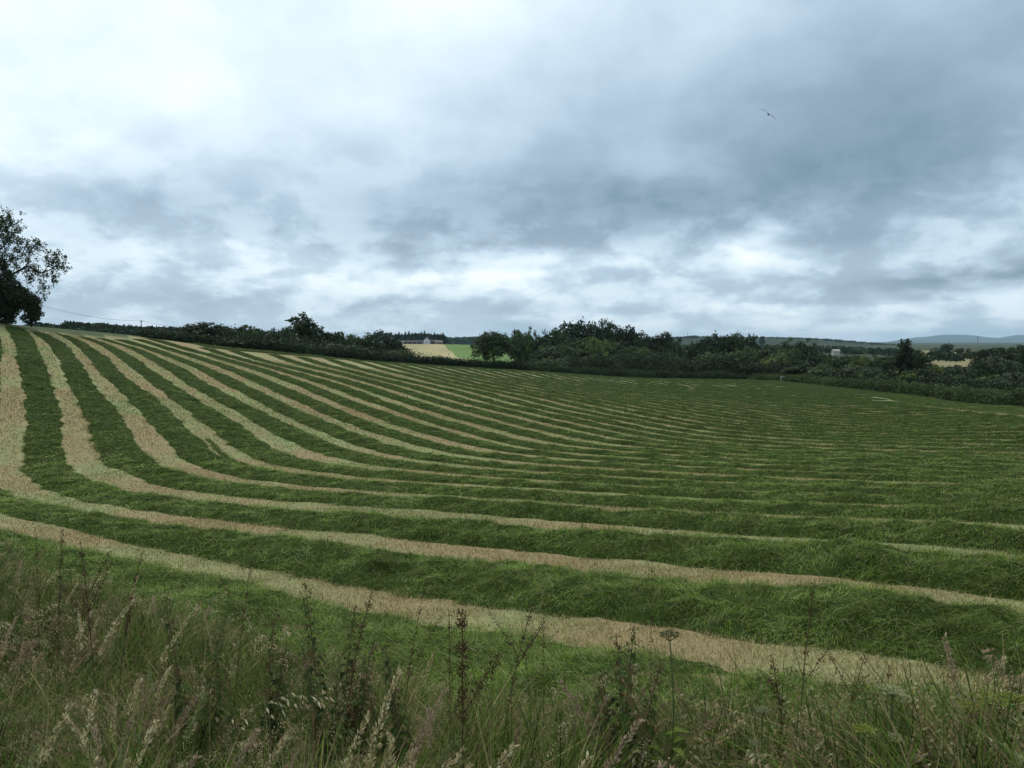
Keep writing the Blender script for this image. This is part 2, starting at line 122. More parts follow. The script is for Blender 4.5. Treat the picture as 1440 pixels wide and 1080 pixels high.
[(10.0,145.6),(12.4,138.0),(15.1,130.4),(17.7,123.9),(20.4,117.5),(23.5,111.2),(26.8,105.0),(29.9,99.9),(33.3,94.9),(36.9,90.2),(41.0,85.8),(45.4,81.7),(48.4,79.0)],
[(12.9,146.4),(15.4,138.8),(18.1,131.2),(20.6,124.7),(23.4,118.3),(26.5,112.0),(29.8,105.9),(33.0,100.8),(36.4,95.8),(40.2,91.2),(44.3,86.9),(48.7,82.8)],
[(15.8,147.1),(18.3,139.5),(21.0,132.0),(23.9,124.6),(26.8,118.2),(29.9,111.9),(33.4,105.8),(36.6,100.8),(40.2,96.0),(44.1,91.4),(48.4,87.2),(49.1,86.5)],
[(18.4,148.8),(20.9,141.2),(23.6,133.7),(26.5,126.2),(29.4,119.8),(32.5,113.6),(36.0,107.5),(39.8,101.6),(43.4,96.9),(47.4,92.4),(49.5,90.3)],
[(21.4,149.5),(23.8,141.9),(26.5,134.4),(29.5,127.0),(32.4,120.6),(35.5,114.4),(39.0,108.3),(42.9,102.5),(46.7,97.8),(50.0,94.1)],
[(24.0,151.2),(26.8,142.6),(29.5,135.1),(32.5,127.7),(35.4,121.3),(38.6,115.1),(42.2,109.1),(46.1,103.3),(50.6,98.0)],
[(27.0,151.9),(29.8,143.3),(32.5,135.8),(35.5,128.4),(38.9,121.1),(42.2,115.0),(45.9,109.0),(50.0,103.4),(50.7,102.6)],
[(29.9,152.5),(32.7,144.0),(35.5,136.4),(38.5,129.0),(41.9,121.8),(45.3,115.7),(49.1,109.8),(50.8,107.3)],
[(32.6,154.1),(35.4,145.5),(38.1,138.0),(41.2,130.6),(44.6,123.4),(47.9,117.2),(51.1,112.2)],
[(35.6,154.7),(38.4,146.1),(41.1,138.6),(44.2,131.2),(47.7,124.0),(51.1,117.9)],
[(38.5,155.3),(41.4,146.7),(44.5,138.3),(47.7,130.9),(50.8,124.7)],
[(41.5,155.8),(44.4,147.3),(47.6,138.9),(50.3,132.4)],
[(44.5,156.4),(47.4,147.8),(50.6,139.4)],
[(47.5,156.9),(50.4,148.4)],
[(-45.8,108.3),(-44.1,110.2),(-42.3,111.9),(-40.5,113.6),(-38.5,115.1),(-36.5,116.5),(-34.5,118.1),(-32.7,119.7),(-30.9,121.5),(-29.4,123.4),(-27.9,125.4),(-26.4,127.4),(-24.9,129.5),(-23.4,131.5),(-21.9,133.4),(-20.2,135.2),(-18.4,136.8),(-16.3,138.2),(-14.1,139.3),(-11.8,140.3),(-9.5,141.2),(-7.2,142.2),(-5.0,143.3),(-2.8,144.5),(-0.6,145.7),(1.6,146.8),(3.8,147.9),(6.1,148.9),(8.4,149.9),(10.8,150.8),(13.1,151.7),(15.4,152.6),(17.8,153.5),(20.1,154.4),(22.4,155.3),(24.8,156.2),(27.1,156.9),(29.5,157.7),(31.9,158.3),(34.4,159.0),(36.8,159.6),(39.2,160.1),(41.7,160.7),(44.1,161.0),(46.4,161.0),(48.6,160.3),(50.4,159.1),(51.9,157.3),(53.0,155.1),(53.8,152.8),(54.3,150.4),(54.6,147.9),(54.8,145.5),(54.8,143.0),(54.8,140.5),(54.8,138.0),(54.9,135.5),(54.9,133.0),(54.9,130.5),(55.0,128.0),(55.1,125.5),(55.2,123.0),(55.3,120.5),(55.4,118.0),(55.5,115.5),(55.5,113.0),(55.6,110.5),(55.5,108.0),(55.4,105.5),(55.3,103.0),(55.1,100.5),(54.9,98.0),(54.6,95.5),(54.4,93.0),(54.1,90.5),(53.9,88.1),(53.6,85.6),(53.4,82.6),(53.1,79.6),(52.8,76.6),(52.5,73.6),(52.2,70.6),(51.9,67.7),(51.6,64.7),(51.3,61.7),(51.0,58.7),(50.7,55.7),(50.4,52.7),(50.1,49.7),(49.8,46.8)],
[(-43.6,106.5),(-41.9,108.4),(-40.2,110.1),(-38.3,111.7),(-36.3,113.2),(-34.3,114.7),(-32.3,116.2),(-30.5,117.9),(-28.8,119.7),(-27.2,121.6),(-25.7,123.6),(-24.2,125.6),(-22.8,127.7),(-21.3,129.7),(-19.7,131.6),(-18.0,133.4),(-16.1,134.9),(-14.0,136.2),(-11.8,137.2),(-9.5,138.2),(-7.2,139.1),(-4.9,140.2),(-2.7,141.3),(-0.5,142.5),(1.7,143.7),(3.9,144.9),(6.2,145.9),(8.5,146.9),(10.8,147.8),(13.1,148.7),(15.5,149.6),(17.8,150.5),(20.1,151.4),(22.4,152.3),(24.8,153.2),(27.1,154.0),(29.5,154.7),(31.9,155.4),(34.3,156.1),(36.8,156.7),(39.2,157.3),(41.6,157.8),(44.0,158.1),(46.2,157.9),(48.1,157.0),(49.6,155.4),(50.6,153.3),(51.3,151.0),(51.7,148.6),(51.9,146.1),(52.0,143.6),(52.0,141.1),(52.0,138.6),(52.1,136.1),(52.1,133.6),(52.1,131.1),(52.2,128.6),(52.2,126.1),(52.3,123.6),(52.4,121.1),(52.5,118.6),(52.6,116.1),(52.7,113.6),(52.8,111.1),(52.8,108.6),(52.7,106.1),(52.5,103.6),(52.3,101.1),(52.1,98.7),(51.9,96.2),(51.6,93.7),(51.4,91.2),(51.1,88.7),(50.9,86.2),(50.6,83.2),(50.3,80.2),(50.0,77.3),(49.7,74.3),(49.4,71.3),(49.1,68.3),(48.9,65.3),(48.6,62.3),(48.3,59.3),(48.0,56.4),(47.7,53.4),(47.4,50.4),(47.1,47.4)]]
STRIP=[(-59.1,85.1),(-58.0,83.4),(-56.9,81.8),(-55.8,80.1),(-54.7,78.4),(-53.6,76.8),(-52.5,75.1),(-51.4,73.4),(-50.2,71.8),(-49.1,70.1),(-48.0,68.5),(-46.9,66.8),(-45.8,65.1),(-44.7,63.5),(-43.6,61.8),(-42.5,60.1),(-41.4,58.4),(-40.3,56.8),(-39.3,55.1),(-38.2,53.4),(-37.1,51.7),(-36.0,50.0),(-34.9,48.3),(-33.8,46.7),(-32.7,45.0),(-31.6,43.3),(-30.6,41.6),(-29.6,39.9),(-28.6,38.2),(-27.6,36.4),(-26.6,34.7),(-25.6,33.0),(-24.5,31.3),(-23.3,29.7),(-22.0,28.1),(-20.7,26.6),(-19.3,25.2),(-17.8,23.9),(-16.4,22.5),(-14.9,21.2),(-13.4,19.8),(-11.9,18.5),(-10.3,17.3),(-8.7,16.3),(-7.0,15.2),(-5.4,14.0),(-3.8,12.7),(-2.3,11.5),(-0.8,10.1),(0.6,8.8),(2.1,7.4),(3.5,6.0),(5.0,4.6),(6.4,3.2),(7.9,1.8),(9.3,0.5)]
POLY=[(-66.0,20.0),(-70.0,60.0),(-54.6,82.7),(-51.9,84.4),(-51.4,90.4),(-50.7,97.0),(-49.3,103.3),(-47.3,109.5),(-43.9,113.9),(-39.9,117.4),(-34.9,118.6),(-28.3,128.1),(-19.4,140.4),(-9.2,142.6),(2.8,150.1),(11.2,152.8),(26.3,159.1),(35.6,161.1),(50.1,165.0),(56.7,154.0),(56.8,128.5),(57.8,108.1),(55.3,83.4),(60.0,60.0),(55.0,30.0),(30.0,0.0),(0.0,0.0)]
FAR_PTS=[(-140, 300, -1), (-250, 300, 1.0), (-40, 450, -12), (-60, 400, -13), (-55, 600, -12.5), (-80, 700, -9), (-60, 330, -14.5), (0, 340, -15.5), (0, 600, -12.5), (-30, 850, -4.2), (-100, 900, -3.3), (-140, 900, -3.3), (-60, 980, -4), (-180, 450, 1.5), (-300, 520, 3), (-230, 620, 0), (100, 300, -18), (200, 330, -19), (200, 700, -14), (330, 600, -10.2), (300, 450, -13.5), (440, 760, -9.3), (260, 480, -14), (500, 900, -10), (100, 900, -8), (0, 1500, -12), (500, 1500, -12), (-500, 1500, -8), (1000, 1000, -14), (-1000, 1000, 0), (200, 100, -16), (300, 0, -14), (-200, 100, 5), (-300, 0, 6), (0, -100, 2), (-150, -100, 3), (150, -100, -8), (0, -400, 4), (1500, 0, -15), (-1500, 0, 8), (0, 3000, -13), (2500, 3000, -14), (-2500, 3000, -8), (0, 8000, -14), (6000, 8000, -14), (-6000, 8000, -12), (0, -5000, 0), (10000, 14000, -14), (0, 14000, -14)]
BOUND=POLY[2:23]
HAZE=5e-5
# ------------------------------------------------------------------ helpers
def tag(o, label=None, cat=None, group=None, kind=None):
    if label: o['label'] = label
    if cat: o['category'] = cat
    if group: o['group'] = group
    if kind: o['kind'] = kind
    return o
def empty(name, loc, rz=0, **k):
    o = bpy.data.objects.new(name, None); COL.objects.link(o); o.location = loc; o.rotation_euler = (0, 0, rz); o.empty_display_size = .2
    return tag(o, **k)
class MB:                                     # collects vertices, quads, triangles and point colours
    def __init__(s): s.v = []; s.q = []; s.t = []; s.c = []; s.n = 0
    def add(s, v, q=None, t=None, c=None):
        v = np.asarray(v, np.float32).reshape(-1, 3)
        if q is not None and len(q): s.q.append(np.asarray(q, np.int64).reshape(-1, 4) + s.n)
        if t is not None and len(t): s.t.append(np.asarray(t, np.int64).reshape(-1, 3) + s.n)
        c = np.asarray(c if c is not None else (1, 1, 1), np.float32)
        s.c.append(np.broadcast_to(c, (len(v), 3)).copy() if c.ndim == 1 else c)
        s.v.append(v); s.n += len(v)
    def mesh(s, name, mat, smooth=False):
        v = np.concatenate(s.v); q = np.concatenate(s.q) if s.q else np.zeros((0, 4), np.int64); t = np.concatenate(s.t) if s.t else np.zeros((0, 3), np.int64)
        me = bpy.data.meshes.new(name); me.vertices.add(len(v)); me.vertices.foreach_set('co', v.ravel())
        nl = len(q) * 4 + len(t) * 3; me.loops.add(nl); me.polygons.add(len(q) + len(t))
        me.loops.foreach_set('vertex_index', np.concatenate([q.ravel(), t.ravel()]).astype(np.int32))
        me.polygons.foreach_set('loop_start', np.concatenate([np.arange(len(q)) * 4, len(q) * 4 + np.arange(len(t)) * 3]).astype(np.int32))
        a = me.color_attributes.new('tint', 'FLOAT_COLOR', 'POINT')
        c = np.concatenate(s.c); a.data.foreach_set('color', np.c_[c, np.ones(len(c))].astype(np.float32).ravel())
        me.materials.append(mat); me.update(calc_edges=True)
        me.polygons.foreach_set('use_smooth', np.full(len(me.polygons), smooth))
        return me
    def build(s, name, mat, parent=None, loc=(0, 0, 0), smooth=False, **k):
        o = bpy.data.objects.new(name, s.mesh(name, mat, smooth)); COL.objects.link(o); o.location = loc
        if parent: o.parent = parent
        return tag(o, **k)
def tube(mb, pts, rad, col, sides=6):
    pts = np.asarray(pts, float); n = len(pts); rad = np.broadcast_to(np.asarray(rad, float), (n,))
    T = np.gradient(pts, axis=0); T /= np.linalg.norm(T, axis=1)[:, None] + 1e-9
    ref = np.where(abs(T[:, 2:3]) > .9, [[1., 0, 0]], [[0, 0, 1.]]); A = np.cross(T, ref); A /= np.linalg.norm(A, axis=1)[:, None]; B = np.cross(T, A)
    th = np.arange(sides) * 2 * pi / sides
    V = pts[:, None] + rad[:, None, None] * (A[:, None] * np.cos(th)[None, :, None] + B[:, None] * np.sin(th)[None, :, None])
    i = np.arange(n - 1)[:, None] * sides; j = np.arange(sides)[None]; k = (j + 1) % sides
    Q = np.stack([i + j, i + k, i + sides + k, i + sides + j], -1).reshape(-1, 4)
    t = [[0, m + 1, m] for m in range(1, sides - 1)] + [[(n - 1) * sides, (n - 1) * sides + m, (n - 1) * sides + m + 1] for m in range(1, sides - 1)]
    mb.add(V.reshape(-1, 3), Q, t, col)
def box(mb, lo, hi, col=(1, 1, 1)):
    x0, y0, z0 = lo; x1, y1, z1 = hi
    v = [(x0, y0, z0), (x1, y0, z0), (x1, y1, z0), (x0, y1, z0), (x0, y0, z1), (x1, y0, z1), (x1, y1, z1), (x0, y1, z1)]
    mb.add(v, [(0, 3, 2, 1), (4, 5, 6, 7), (0, 1, 5, 4), (1, 2, 6, 5), (2, 3, 7, 6), (3, 0, 4, 7)], None, col)
def hsh(ix, iy, seed): 
    h = (ix.astype(np.int64) * 374761393 + iy.astype(np.int64) * 668265263 + seed * 1442695041) & 0xffffffff
    h = ((h ^ (h >> 13)) * 1274126177) & 0xffffffff; h ^= h >> 16
    return (h & 0xffff) / 65535.0
def vnoise(x, y, seed=0):
    x = np.asarray(x, float); y = np.asarray(y, float)
    ix = np.floor(x); iy = np.floor(y); fx = x - ix; fy = y - iy; fx = fx * fx * (3 - 2 * fx); fy = fy * fy * (3 - 2 * fy)
    ix = ix.astype(np.int64); iy = iy.astype(np.int64)
    a = hsh(ix, iy, seed); b = hsh(ix + 1, iy, seed); c = hsh(ix, iy + 1, seed); d = hsh(ix + 1, iy + 1, seed)
    return (a + (b - a) * fx) * (1 - fy) + (c + (d - c) * fx) * fy
def fbm(x, y, seed=0, o=3):
    s = 0; a = .5
    for k in range(o): s = s + a * vnoise(x * 2 ** k, y * 2 ** k, seed + k); a *= .5
    return s / (1 - .5 ** o)

# ------------------------------------------------------------------ materials
def material(name, rough=.7, spec=.3, transl=0.0, tint=True, color=None, var=0.0, var_scale=3.0, bump=0.0, bump_scale=20.0):
    m = bpy.data.materials.new(name); m.use_nodes = True; nt = m.node_tree; N = nt.nodes; L = nt.links
    b = N['Principled BSDF']; b.inputs['Roughness'].default_value = rough; b.inputs['Specular IOR Level'].default_value = spec
    if tint:
        a = N.new('ShaderNodeAttribute'); a.attribute_name = 'tint'; src = a.outputs['Color']
    else:
        r = N.new('ShaderNodeRGB'); r.outputs[0].default_value = (*color, 1); src = r.outputs[0]
    if var:
        tc = N.new('ShaderNodeTexCoord'); n = N.new('ShaderNodeTexNoise'); n.inputs['Scale'].default_value = var_scale; n.inputs['Detail'].default_value = 5; n.inputs['Roughness'].default_value = .65
        L.new(tc.outputs['Object'], n.inputs['Vector'])
        mr = N.new('ShaderNodeMapRange'); mr.inputs[1].default_value = .25; mr.inputs[2].default_value = .75; mr.inputs[3].default_value = 1 - var; mr.inputs[4].default_value = 1 + var
        L.new(n.outputs['Fac'], mr.inputs[0])
        mx = N.new('ShaderNodeVectorMath'); mx.operation = 'SCALE'; L.new(src, mx.inputs[0]); L.new(mr.outputs[0], mx.inputs['Scale']); src = mx.outputs[0]
    if bump:
        tc2 = N.new('ShaderNodeTexCoord'); n2 = N.new('ShaderNodeTexNoise'); n2.inputs['Scale'].default_value = bump_scale; n2.inputs['Detail'].default_value = 6
        L.new(tc2.outputs['Object'], n2.inputs['Vector']); bp = N.new('ShaderNodeBump'); bp.inputs['Strength'].default_value = bump; bp.inputs['Distance'].default_value = .3
        L.new(n2.outputs['Fac'], bp.inputs['Height']); L.new(bp.outputs[0], b.inputs['Normal'])
    L.new(src, b.inputs['Base Color'])
    if transl:
        t = N.new('ShaderNodeBsdfTranslucent'); L.new(src, t.inputs[0]); mix = N.new('ShaderNodeMixShader'); mix.inputs[0].default_value = transl
        L.new(b.outputs[0], mix.inputs[1]); L.new(t.outputs[0], mix.inputs[2]); L.new(mix.outputs[0], N['Material Output'].inputs[0])
    return m
M_GROUND = material('field_soil_and_turf', .9, .1, var=.18, var_scale=2.5, bump=.5, bump_scale=8)
M_GRASS = material('cut_grass', .95, .04, transl=.16)
M_STRAW = material('stubble', .8, .12, transl=.15)
M_VERGE = material('verge_grass', .9, .05, transl=.16)
M_LEAF = material('leaves', .65, .22, transl=.18)
M_BARK = material('bark', .9, .1, var=.35, var_scale=6, bump=.6)
M_FAR = material('far_land', .95, .05, var=.25, var_scale=.006)
M_PAINT = material('white_wall', .8, .2, tint=True, var=.06, var_scale=1.0)
M_WOOD = material('weathered_wood', .85, .15, var=.25, var_scale=4)
M_FEATHER = material('feathers', .8, .1, var=.1)
M_WIRE = material('wire', .5, .4)

# ------------------------------------------------------------------ the lie of the land
_C = np.array(CTL, float); _xy = _C[:, :2] / 50
def _U(r): return np.where(r > 0, r * r * np.log(r + 1e-12), 0)
_n = len(_C); _A = np.zeros((_n + 3, _n + 3)); _A[:_n, :_n] = _U(np.linalg.norm(_xy[:, None] - _xy[None], axis=-1)) + np.eye(_n) * 1e-6
_A[:_n, _n:] = np.c_[np.ones(_n), _xy]; _A[_n:, :_n] = np.c_[np.ones(_n), _xy].T
_w = np.linalg.solve(_A, np.r_[_C[:, 2], 0, 0, 0])
GX = np.arange(-130, 190.1, .8); GY = np.arange(-40, 290.1, .8)
_gx, _gy = np.meshgrid(GX, GY); _q = np.stack([_gx.ravel(), _gy.ravel()], -1)
_z = np.concatenate([np.c_[_U(np.linalg.norm(c[:, None] / 50 - _xy[None], axis=-1)), np.ones(len(c)), c / 50] @ _w for c in np.array_split(_q, 60)]).reshape(_gx.shape)
FAR = np.array(FAR_PTS, float); _f = FAR[:, :2] / 400; _nf = len(FAR)
def bilinear(x, y):
    fx = np.clip((x - GX[0]) / .8, 0, len(GX) - 1.001); fy = np.clip((y - GY[0]) / .8, 0, len(GY) - 1.001)
    i = fx.astype(int); j = fy.astype(int); u = fx - i; v = fy - j
    return (_z[j, i] * (1 - u) + _z[j, i + 1] * u) * (1 - v) + (_z[j + 1, i] * (1 - u) + _z[j + 1, i + 1] * u) * v
def far_h(x, y):
    q = np.stack([np.ravel(x) / 400, np.ravel(y) / 400], -1); d2 = ((q[:, None] - _f[None]) ** 2).sum(-1); w = 1 / (d2 + .012) ** 2
    return ((w * FAR[:, 2]).sum(1) / w.sum(1)).reshape(np.shape(x))
def H(x, y):                                   # ground height in world metres
    x = np.asarray(x, float); y = np.asarray(y, float)
    dx = np.maximum(np.maximum(-105 - x, x - 155), 0); dy = np.maximum(np.maximum(-25 - y, y - 225), 0); e = np.clip(np.hypot(dx, dy) / 50, 0, 1); e = e * e * (3 - 2 * e)
    near = bilinear(x, y)
    far = np.concatenate([far_h(a, b) for a, b in zip(np.array_split(x.ravel(), max(1, x.size // 20000)), np.array_split(y.ravel(), max(1, x.size // 20000)))]).reshape(x.shape) if x.size else near
    return EYE + near * (1 - e) + far * e
def h1(x, y): return float(H(np.array([x]), np.array([y]))[0])
PT = radians(3.15)
def at(px, py, Y):                             # a point at depth Y seen in the direction (px, py)
    u = (540 - py) / 1088; X = (px - 720) / 1088; c = cos(PT) + u * sin(PT)
    return X * Y / c, Y, EYE + Y * (-sin(PT) + u * cos(PT)) / c
def inside(x, y, poly):
    c = np.zeros(np.shape(x), bool); j = len(poly) - 1
    for i in range(len(poly)):
        xi, yi = poly[i]; xj, yj = poly[j]
        c ^= ((yi > y) != (yj > y)) & (x < (xj - xi) * (y - yi) / (yj - yi + 1e-12) + xi); j = i
    return c
def seg_dist(x, y, P):                         # signed distance to a polyline (positive = left of its direction) 
    P = np.asarray(P, float); best = np.full(np.shape(x), 1e9); sg = np.zeros(np.shape(x))
    for a, b in zip(P[:-1], P[1:]):
        ab = b - a; t = np.clip(((x - a[0]) * ab[0] + (y - a[1]) * ab[1]) / (ab @ ab + 1e-9), 0, 1)
        dx = x - a[0] - t * ab[0]; dy = y - a[1] - t * ab[1]; d = np.hypot(dx, dy); s = np.sign(ab[0] * dy - ab[1] * dx)
        m = d < best; best = np.where(m, d, best); sg = np.where(m, s, sg)
    return best * sg

# ground: one sheet from under the camera to the horizon
def stubble_tint(x, y):
    n = fbm(x / 3.2 + 7, y / 3.2, 5, 3); f = fbm(x / .5, y / .5, 9, 2); k = np.clip((n - .42) * 2.6 + .5 + (f - .5) * .6 + .35 * np.exp(-(x * x + y * y) / 190), 0, 1)[..., None]
    return np.array([.25, .285, .115]) * (1 - k) + np.array([.295, .23, .115]) * k
def build_ground():
    R = np.concatenate([[0.01], np.geomspace(.6, 17000, 330)])
    A = np.concatenate([np.linspace(-48, 48, 420), np.linspace(50, 310, 110)[:-1]]) * pi / 180
    r, a = np.meshgrid(R, A, indexing='ij'); x = r * np.sin(a); y = r * np.cos(a); z = H(x, y)
    near = np.exp(-r / 60); z = z + near * (fbm(x / .6, y / .6, 3) - .5) * .05
    z = np.where(r > 4000, z - 0 * r, z)
    t = np.zeros(x.shape + (3,))
    n = fbm(x / 60, y / 60, 11)[..., None]; t[:] = np.array([.05, .078, .026]) * (1 - n) + np.array([.085, .10, .04]) * n
    fi = inside(x, y, POLY) & (r < 400); sd = np.where(r < 60, seg_dist(x, y, STRIP), 50)
    n2 = fbm(x / 90, y / 140, 14)[..., None]; kf = np.clip((r - 260) / 120, 0, 1)[..., None]; t = t * (1 - kf) + kf * (np.array([.028, .042, .020]) * (1 - n2) + np.array([.07, .08, .036]) * n2)
    t = np.where(fi[..., None], stubble_tint(x, y), t)
    vg = (sd < -2.5) & (r < 60); t = np.where(vg[..., None], np.array([.035, .045, .018]) + 0 * t, t)
    nr, na = x.shape; V = np.stack([x, y, z], -1).reshape(-1, 3)
    i = np.arange(nr - 1)[:, None] * na; j = np.arange(na)[None]; k = (j + 1) % na
    Q = np.stack([i + j, i + na + j, i + na + k, i + k], -1).reshape(-1, 4)[:, ::-1]
    mb = MB(); mb.add(V, Q, None, t.reshape(-1, 3)); mb.build('ground', M_GROUND, smooth=True, kind='structure')
build_ground()
def sheet(name, quad, n, col_fn, lift, kind='structure', mat=None):  # a draped field seen on the far slope
    a, b, c, d = [np.array(p, float) for p in quad]; u, v = np.meshgrid(np.linspace(0, 1, n), np.linspace(0, 1, n))
    P = (a * (1 - u)[..., None] + b * u[..., None]) * (1 - v)[..., None] + (d * (1 - u)[..., None] + c * u[..., None]) * v[..., None]
    x, y = P[..., 0], P[..., 1]; z = H(x, y) + lift
    i = np.arange(n - 1)[:, None] * n + np.arange(n - 1)[None]; Q = np.stack([i, i + 1, i + n + 1, i + n], -1).reshape(-1, 4)
    mb = MB(); mb.add(np.stack([x, y, z], -1).reshape(-1, 3), Q, None, col_fn(x, y).reshape(-1, 3)); return mb.build(name, mat or M_GROUND, smooth=True, kind=kind)

# ------------------------------------------------------------------ blades
def blades(mb, P, az, L, W, rise, droop, col, up=None, bend=0.0):
    """strips of grass: P roots, az heading, L length, W width, rise = slope of the lower half, droop = slope of the upper half"""
    n = len(P); d = np.stack([np.cos(az), np.sin(az), np.zeros(n)], -1); az2 = az + bend; d2 = np.stack([np.cos(az2), np.sin(az2), np.zeros(n)], -1)
    s = np.stack([-np.sin(az), np.cos(az), np.zeros(n)], -1) * (W / 2)[:, None]; zz = np.array([0, 0, 1.])
    m = P + d * (L * .5 * np.cos(rise))[:, None] + zz * (L * .5 * np.sin(rise))[:, None]
    e = m + d2 * (L * .5 * np.cos(droop))[:, None] + zz * (L * .5 * np.sin(droop))[:, None]
    V = np.stack([P - s, P + s, m - s * .85, m + s * .85, e], 1).reshape(-1, 3); b = np.arange(n)[:, None] * 5
    c = np.repeat(col[:, None], 5, 1); mb.add(V, b + np.array([[0, 1, 3, 2]]), b + np.array([[2, 3, 4]]), c.reshape(-1, 3))

def pick(cols, n, jit=.18):
    cols = np.array(cols); c = cols[rng.integers(0, len(cols), n)]; return c * (1 + rng.uniform(-jit, jit, (n, 1)))
ORD = ['', 'first', 'second', 'third', 'fourth', 'fifth', 'sixth', 'seventh', 'eighth', 'ninth', 'tenth', 'eleventh', 'twelfth', 'thirteenth', 'fourteenth', 'fifteenth', 'sixteenth', 'seventeenth', 'eighteenth', 'nineteenth']
def ordinal(n):
    if n < 20: return ORD[n]
    t = {2: 'twent', 3: 'thirt', 4: 'fort', 5: 'fift'}[n // 10]
    return t + 'ieth' if n % 10 == 0 else t + 'y ' + ORD[n % 10]
# ------------------------------------------------------------------ windrows of cut grass
G_CUT = [(.095, .150, .022), (.070, .115, .017), (.118, .180, .028), (.160, .222, .044), (.044, .074, .014), (.185, .225, .070), (.20, .20, .09)]
def build_windrow(pts, half, height, dens, label, seed, pale=1.0):
    P = np.array(pts, float); d = np.r_[0, np.cumsum(np.hypot(*np.diff(P, axis=0).T))]
    # Catmull-like smoothing of the centre line, then steps that grow with distance from the camera
    t = np.linspace(0, d[-1], int(d[-1] / .1) + 2); C = np.stack([np.interp(t, d, P[:, 0]), np.interp(t, d, P[:, 1])], -1)
    k = 15; ker = np.hanning(2 * k + 1); ker /= ker.sum(); Cp = np.pad(C, ((k, k), (0, 0)), 'reflect', reflect_type='odd'); C = np.stack([np.convolve(Cp[:, i], ker, 'valid') for i in (0, 1)], -1)
    r = np.hypot(C[:, 0], C[:, 1]); step = np.clip(r * .009, .1, .8); acc = np.cumsum(.1 / step); idx = np.unique(np.searchsorted(acc, np.arange(1, acc[-1]))).clip(0, len(C) - 1); C = C[idx]; r = r[idx]
    T = np.gradient(C, axis=0); T /= np.hypot(*T.T)[:, None] + 1e-9; Nn = np.stack([-T[:, 1], T[:, 0]], -1)
    s = np.r_[0, np.cumsum(np.hypot(*np.diff(C, axis=0).T))]
    def surf(si, tt):                          # world point of the surface at arc si, across tt in -1..1
        rk = np.clip((26 - np.interp(si, s, r)) / 14, 0, 1) * (seed > 0); hn = (.12 if seed < 2 else -.03) * rk * (half > .5); ht = height + .10 * rk
        cx = np.interp(si, s, C[:, 0]); cy = np.interp(si, s, C[:, 1]); nx = np.interp(si, s, Nn[:, 0]); ny = np.interp(si, s, Nn[:, 1])
        e = (half + hn) * (1 + .20 * (fbm(si / 9 + seed * 3, tt * 0 + np.sign(tt), 90, 2) - .5) * 2 * (1 - rk)) * (1 + .24 * (fbm(si / 1.1, tt * 0 + np.sign(tt) * 3 + seed * 7, 21, 4) - .5) * 2)
        endf = np.clip(np.minimum(si, s[-1] - si) / 1.2, 0, 1) ** .5
        x = cx + nx * e * tt; y = cy + ny * e * tt; prof = np.clip(1 - np.abs(tt) ** 2.4, 0, 1) ** .75
        lump = .62 + 1.25 * (fbm(x / .8, y / .8, 31 + seed, 3) - .38) + .40 * (vnoise(x / .20, y / .20, 77) - .5)
        return x, y, H_fast(x, y) + ht * prof * endf * lump - .012, prof
    tc = np.array([-1.08, -.97, -.85, -.65, -.45, -.2, 0, .2, .45, .65, .85, .97, 1.08]); S_, T_ = np.meshgrid(s, tc, indexing='ij'); x, y, z, _ = surf(S_, T_)
    z[:, [0, -1]] -= .05
    nt = len(tc); i = np.arange(len(s) - 1)[:, None] * nt + np.arange(nt - 1)[None]; Q = np.stack([i, i + nt, i + nt + 1, i + 1], -1).reshape(-1, 4)
    n1 = fbm(x / .35, y / .35, 5)[..., None]; mb = MB()
    mb.add(np.stack([x, y, z], -1).reshape(-1, 3), Q, None, ((np.array([.020, .036, .009]) * (1 - n1) + np.array([.055, .085, .018]) * n1) * pale).reshape(-1, 3))  # dark green of the body paints in the shade of the thatch under the blades
    # blades
    seg = np.diff(s); rm = (r[1:] + r[:-1]) / 2; dn = dens * np.minimum(1, (8.5 / rm) ** 1.45) * (rm < 125); cnt = rng.poisson(seg * half * 2 * dn)
    n = int(cnt.sum())
    if n:
        k = np.repeat(np.arange(len(seg)), cnt); si = s[k] + rng.random(n) * seg[k]; tt = rng.uniform(-1.04, 1.04, n)
        x, y, z, prof = surf(si, tt); rr = np.hypot(x, y)
        flow = fbm(x / .55 + 40, y / .55, 51 + seed, 2) * 4 * pi + fbm(x / .16, y / .16, 61, 1) * 2.2
        tx = np.interp(si, s, T[:, 0]); ty = np.interp(si, s, T[:, 1]); rowa = np.arctan2(ty, tx)
        az = flow * .75 + rowa + rng.normal(0, .85, n)
        sc = np.clip(rr / 9, 1, 7); L = rng.uniform(.09, .27, n) * np.clip(rr / 20, 1, 1.6); W = rng.uniform(.0035, .0075, n) * sc
        rise = rng.normal(.22, .32, n) * np.clip(18 / rr, .35, 1); droop = rise - rng.uniform(.2, 1.2, n) * np.clip(18 / rr, .4, 1)
        lock = .5 * fbm(x / .26, y / .26, 71 + seed, 2) + .5 * vnoise(x / .7, y / .7, 72 + seed); c = pick(G_CUT, n, .22) * (.32 + 1.55 * lock)[:, None] * pale  # lock noise paints tuft shading and highlights into the blade colour
        stalk = rng.random(n) < .035; c[stalk] = pick([(.26, .27, .13), (.20, .24, .10)], int(stalk.sum()))
        blades(mb, np.stack([x, y, z - .01], -1), az, L, W, rise, droop, c, bend=rng.normal(0, .5, n))
    return mb.build('windrow', M_GRASS, label=label, cat='windrow', group='rows of cut grass lying across the field')
def H_fast(x, y): return EYE + bilinear(x, y)
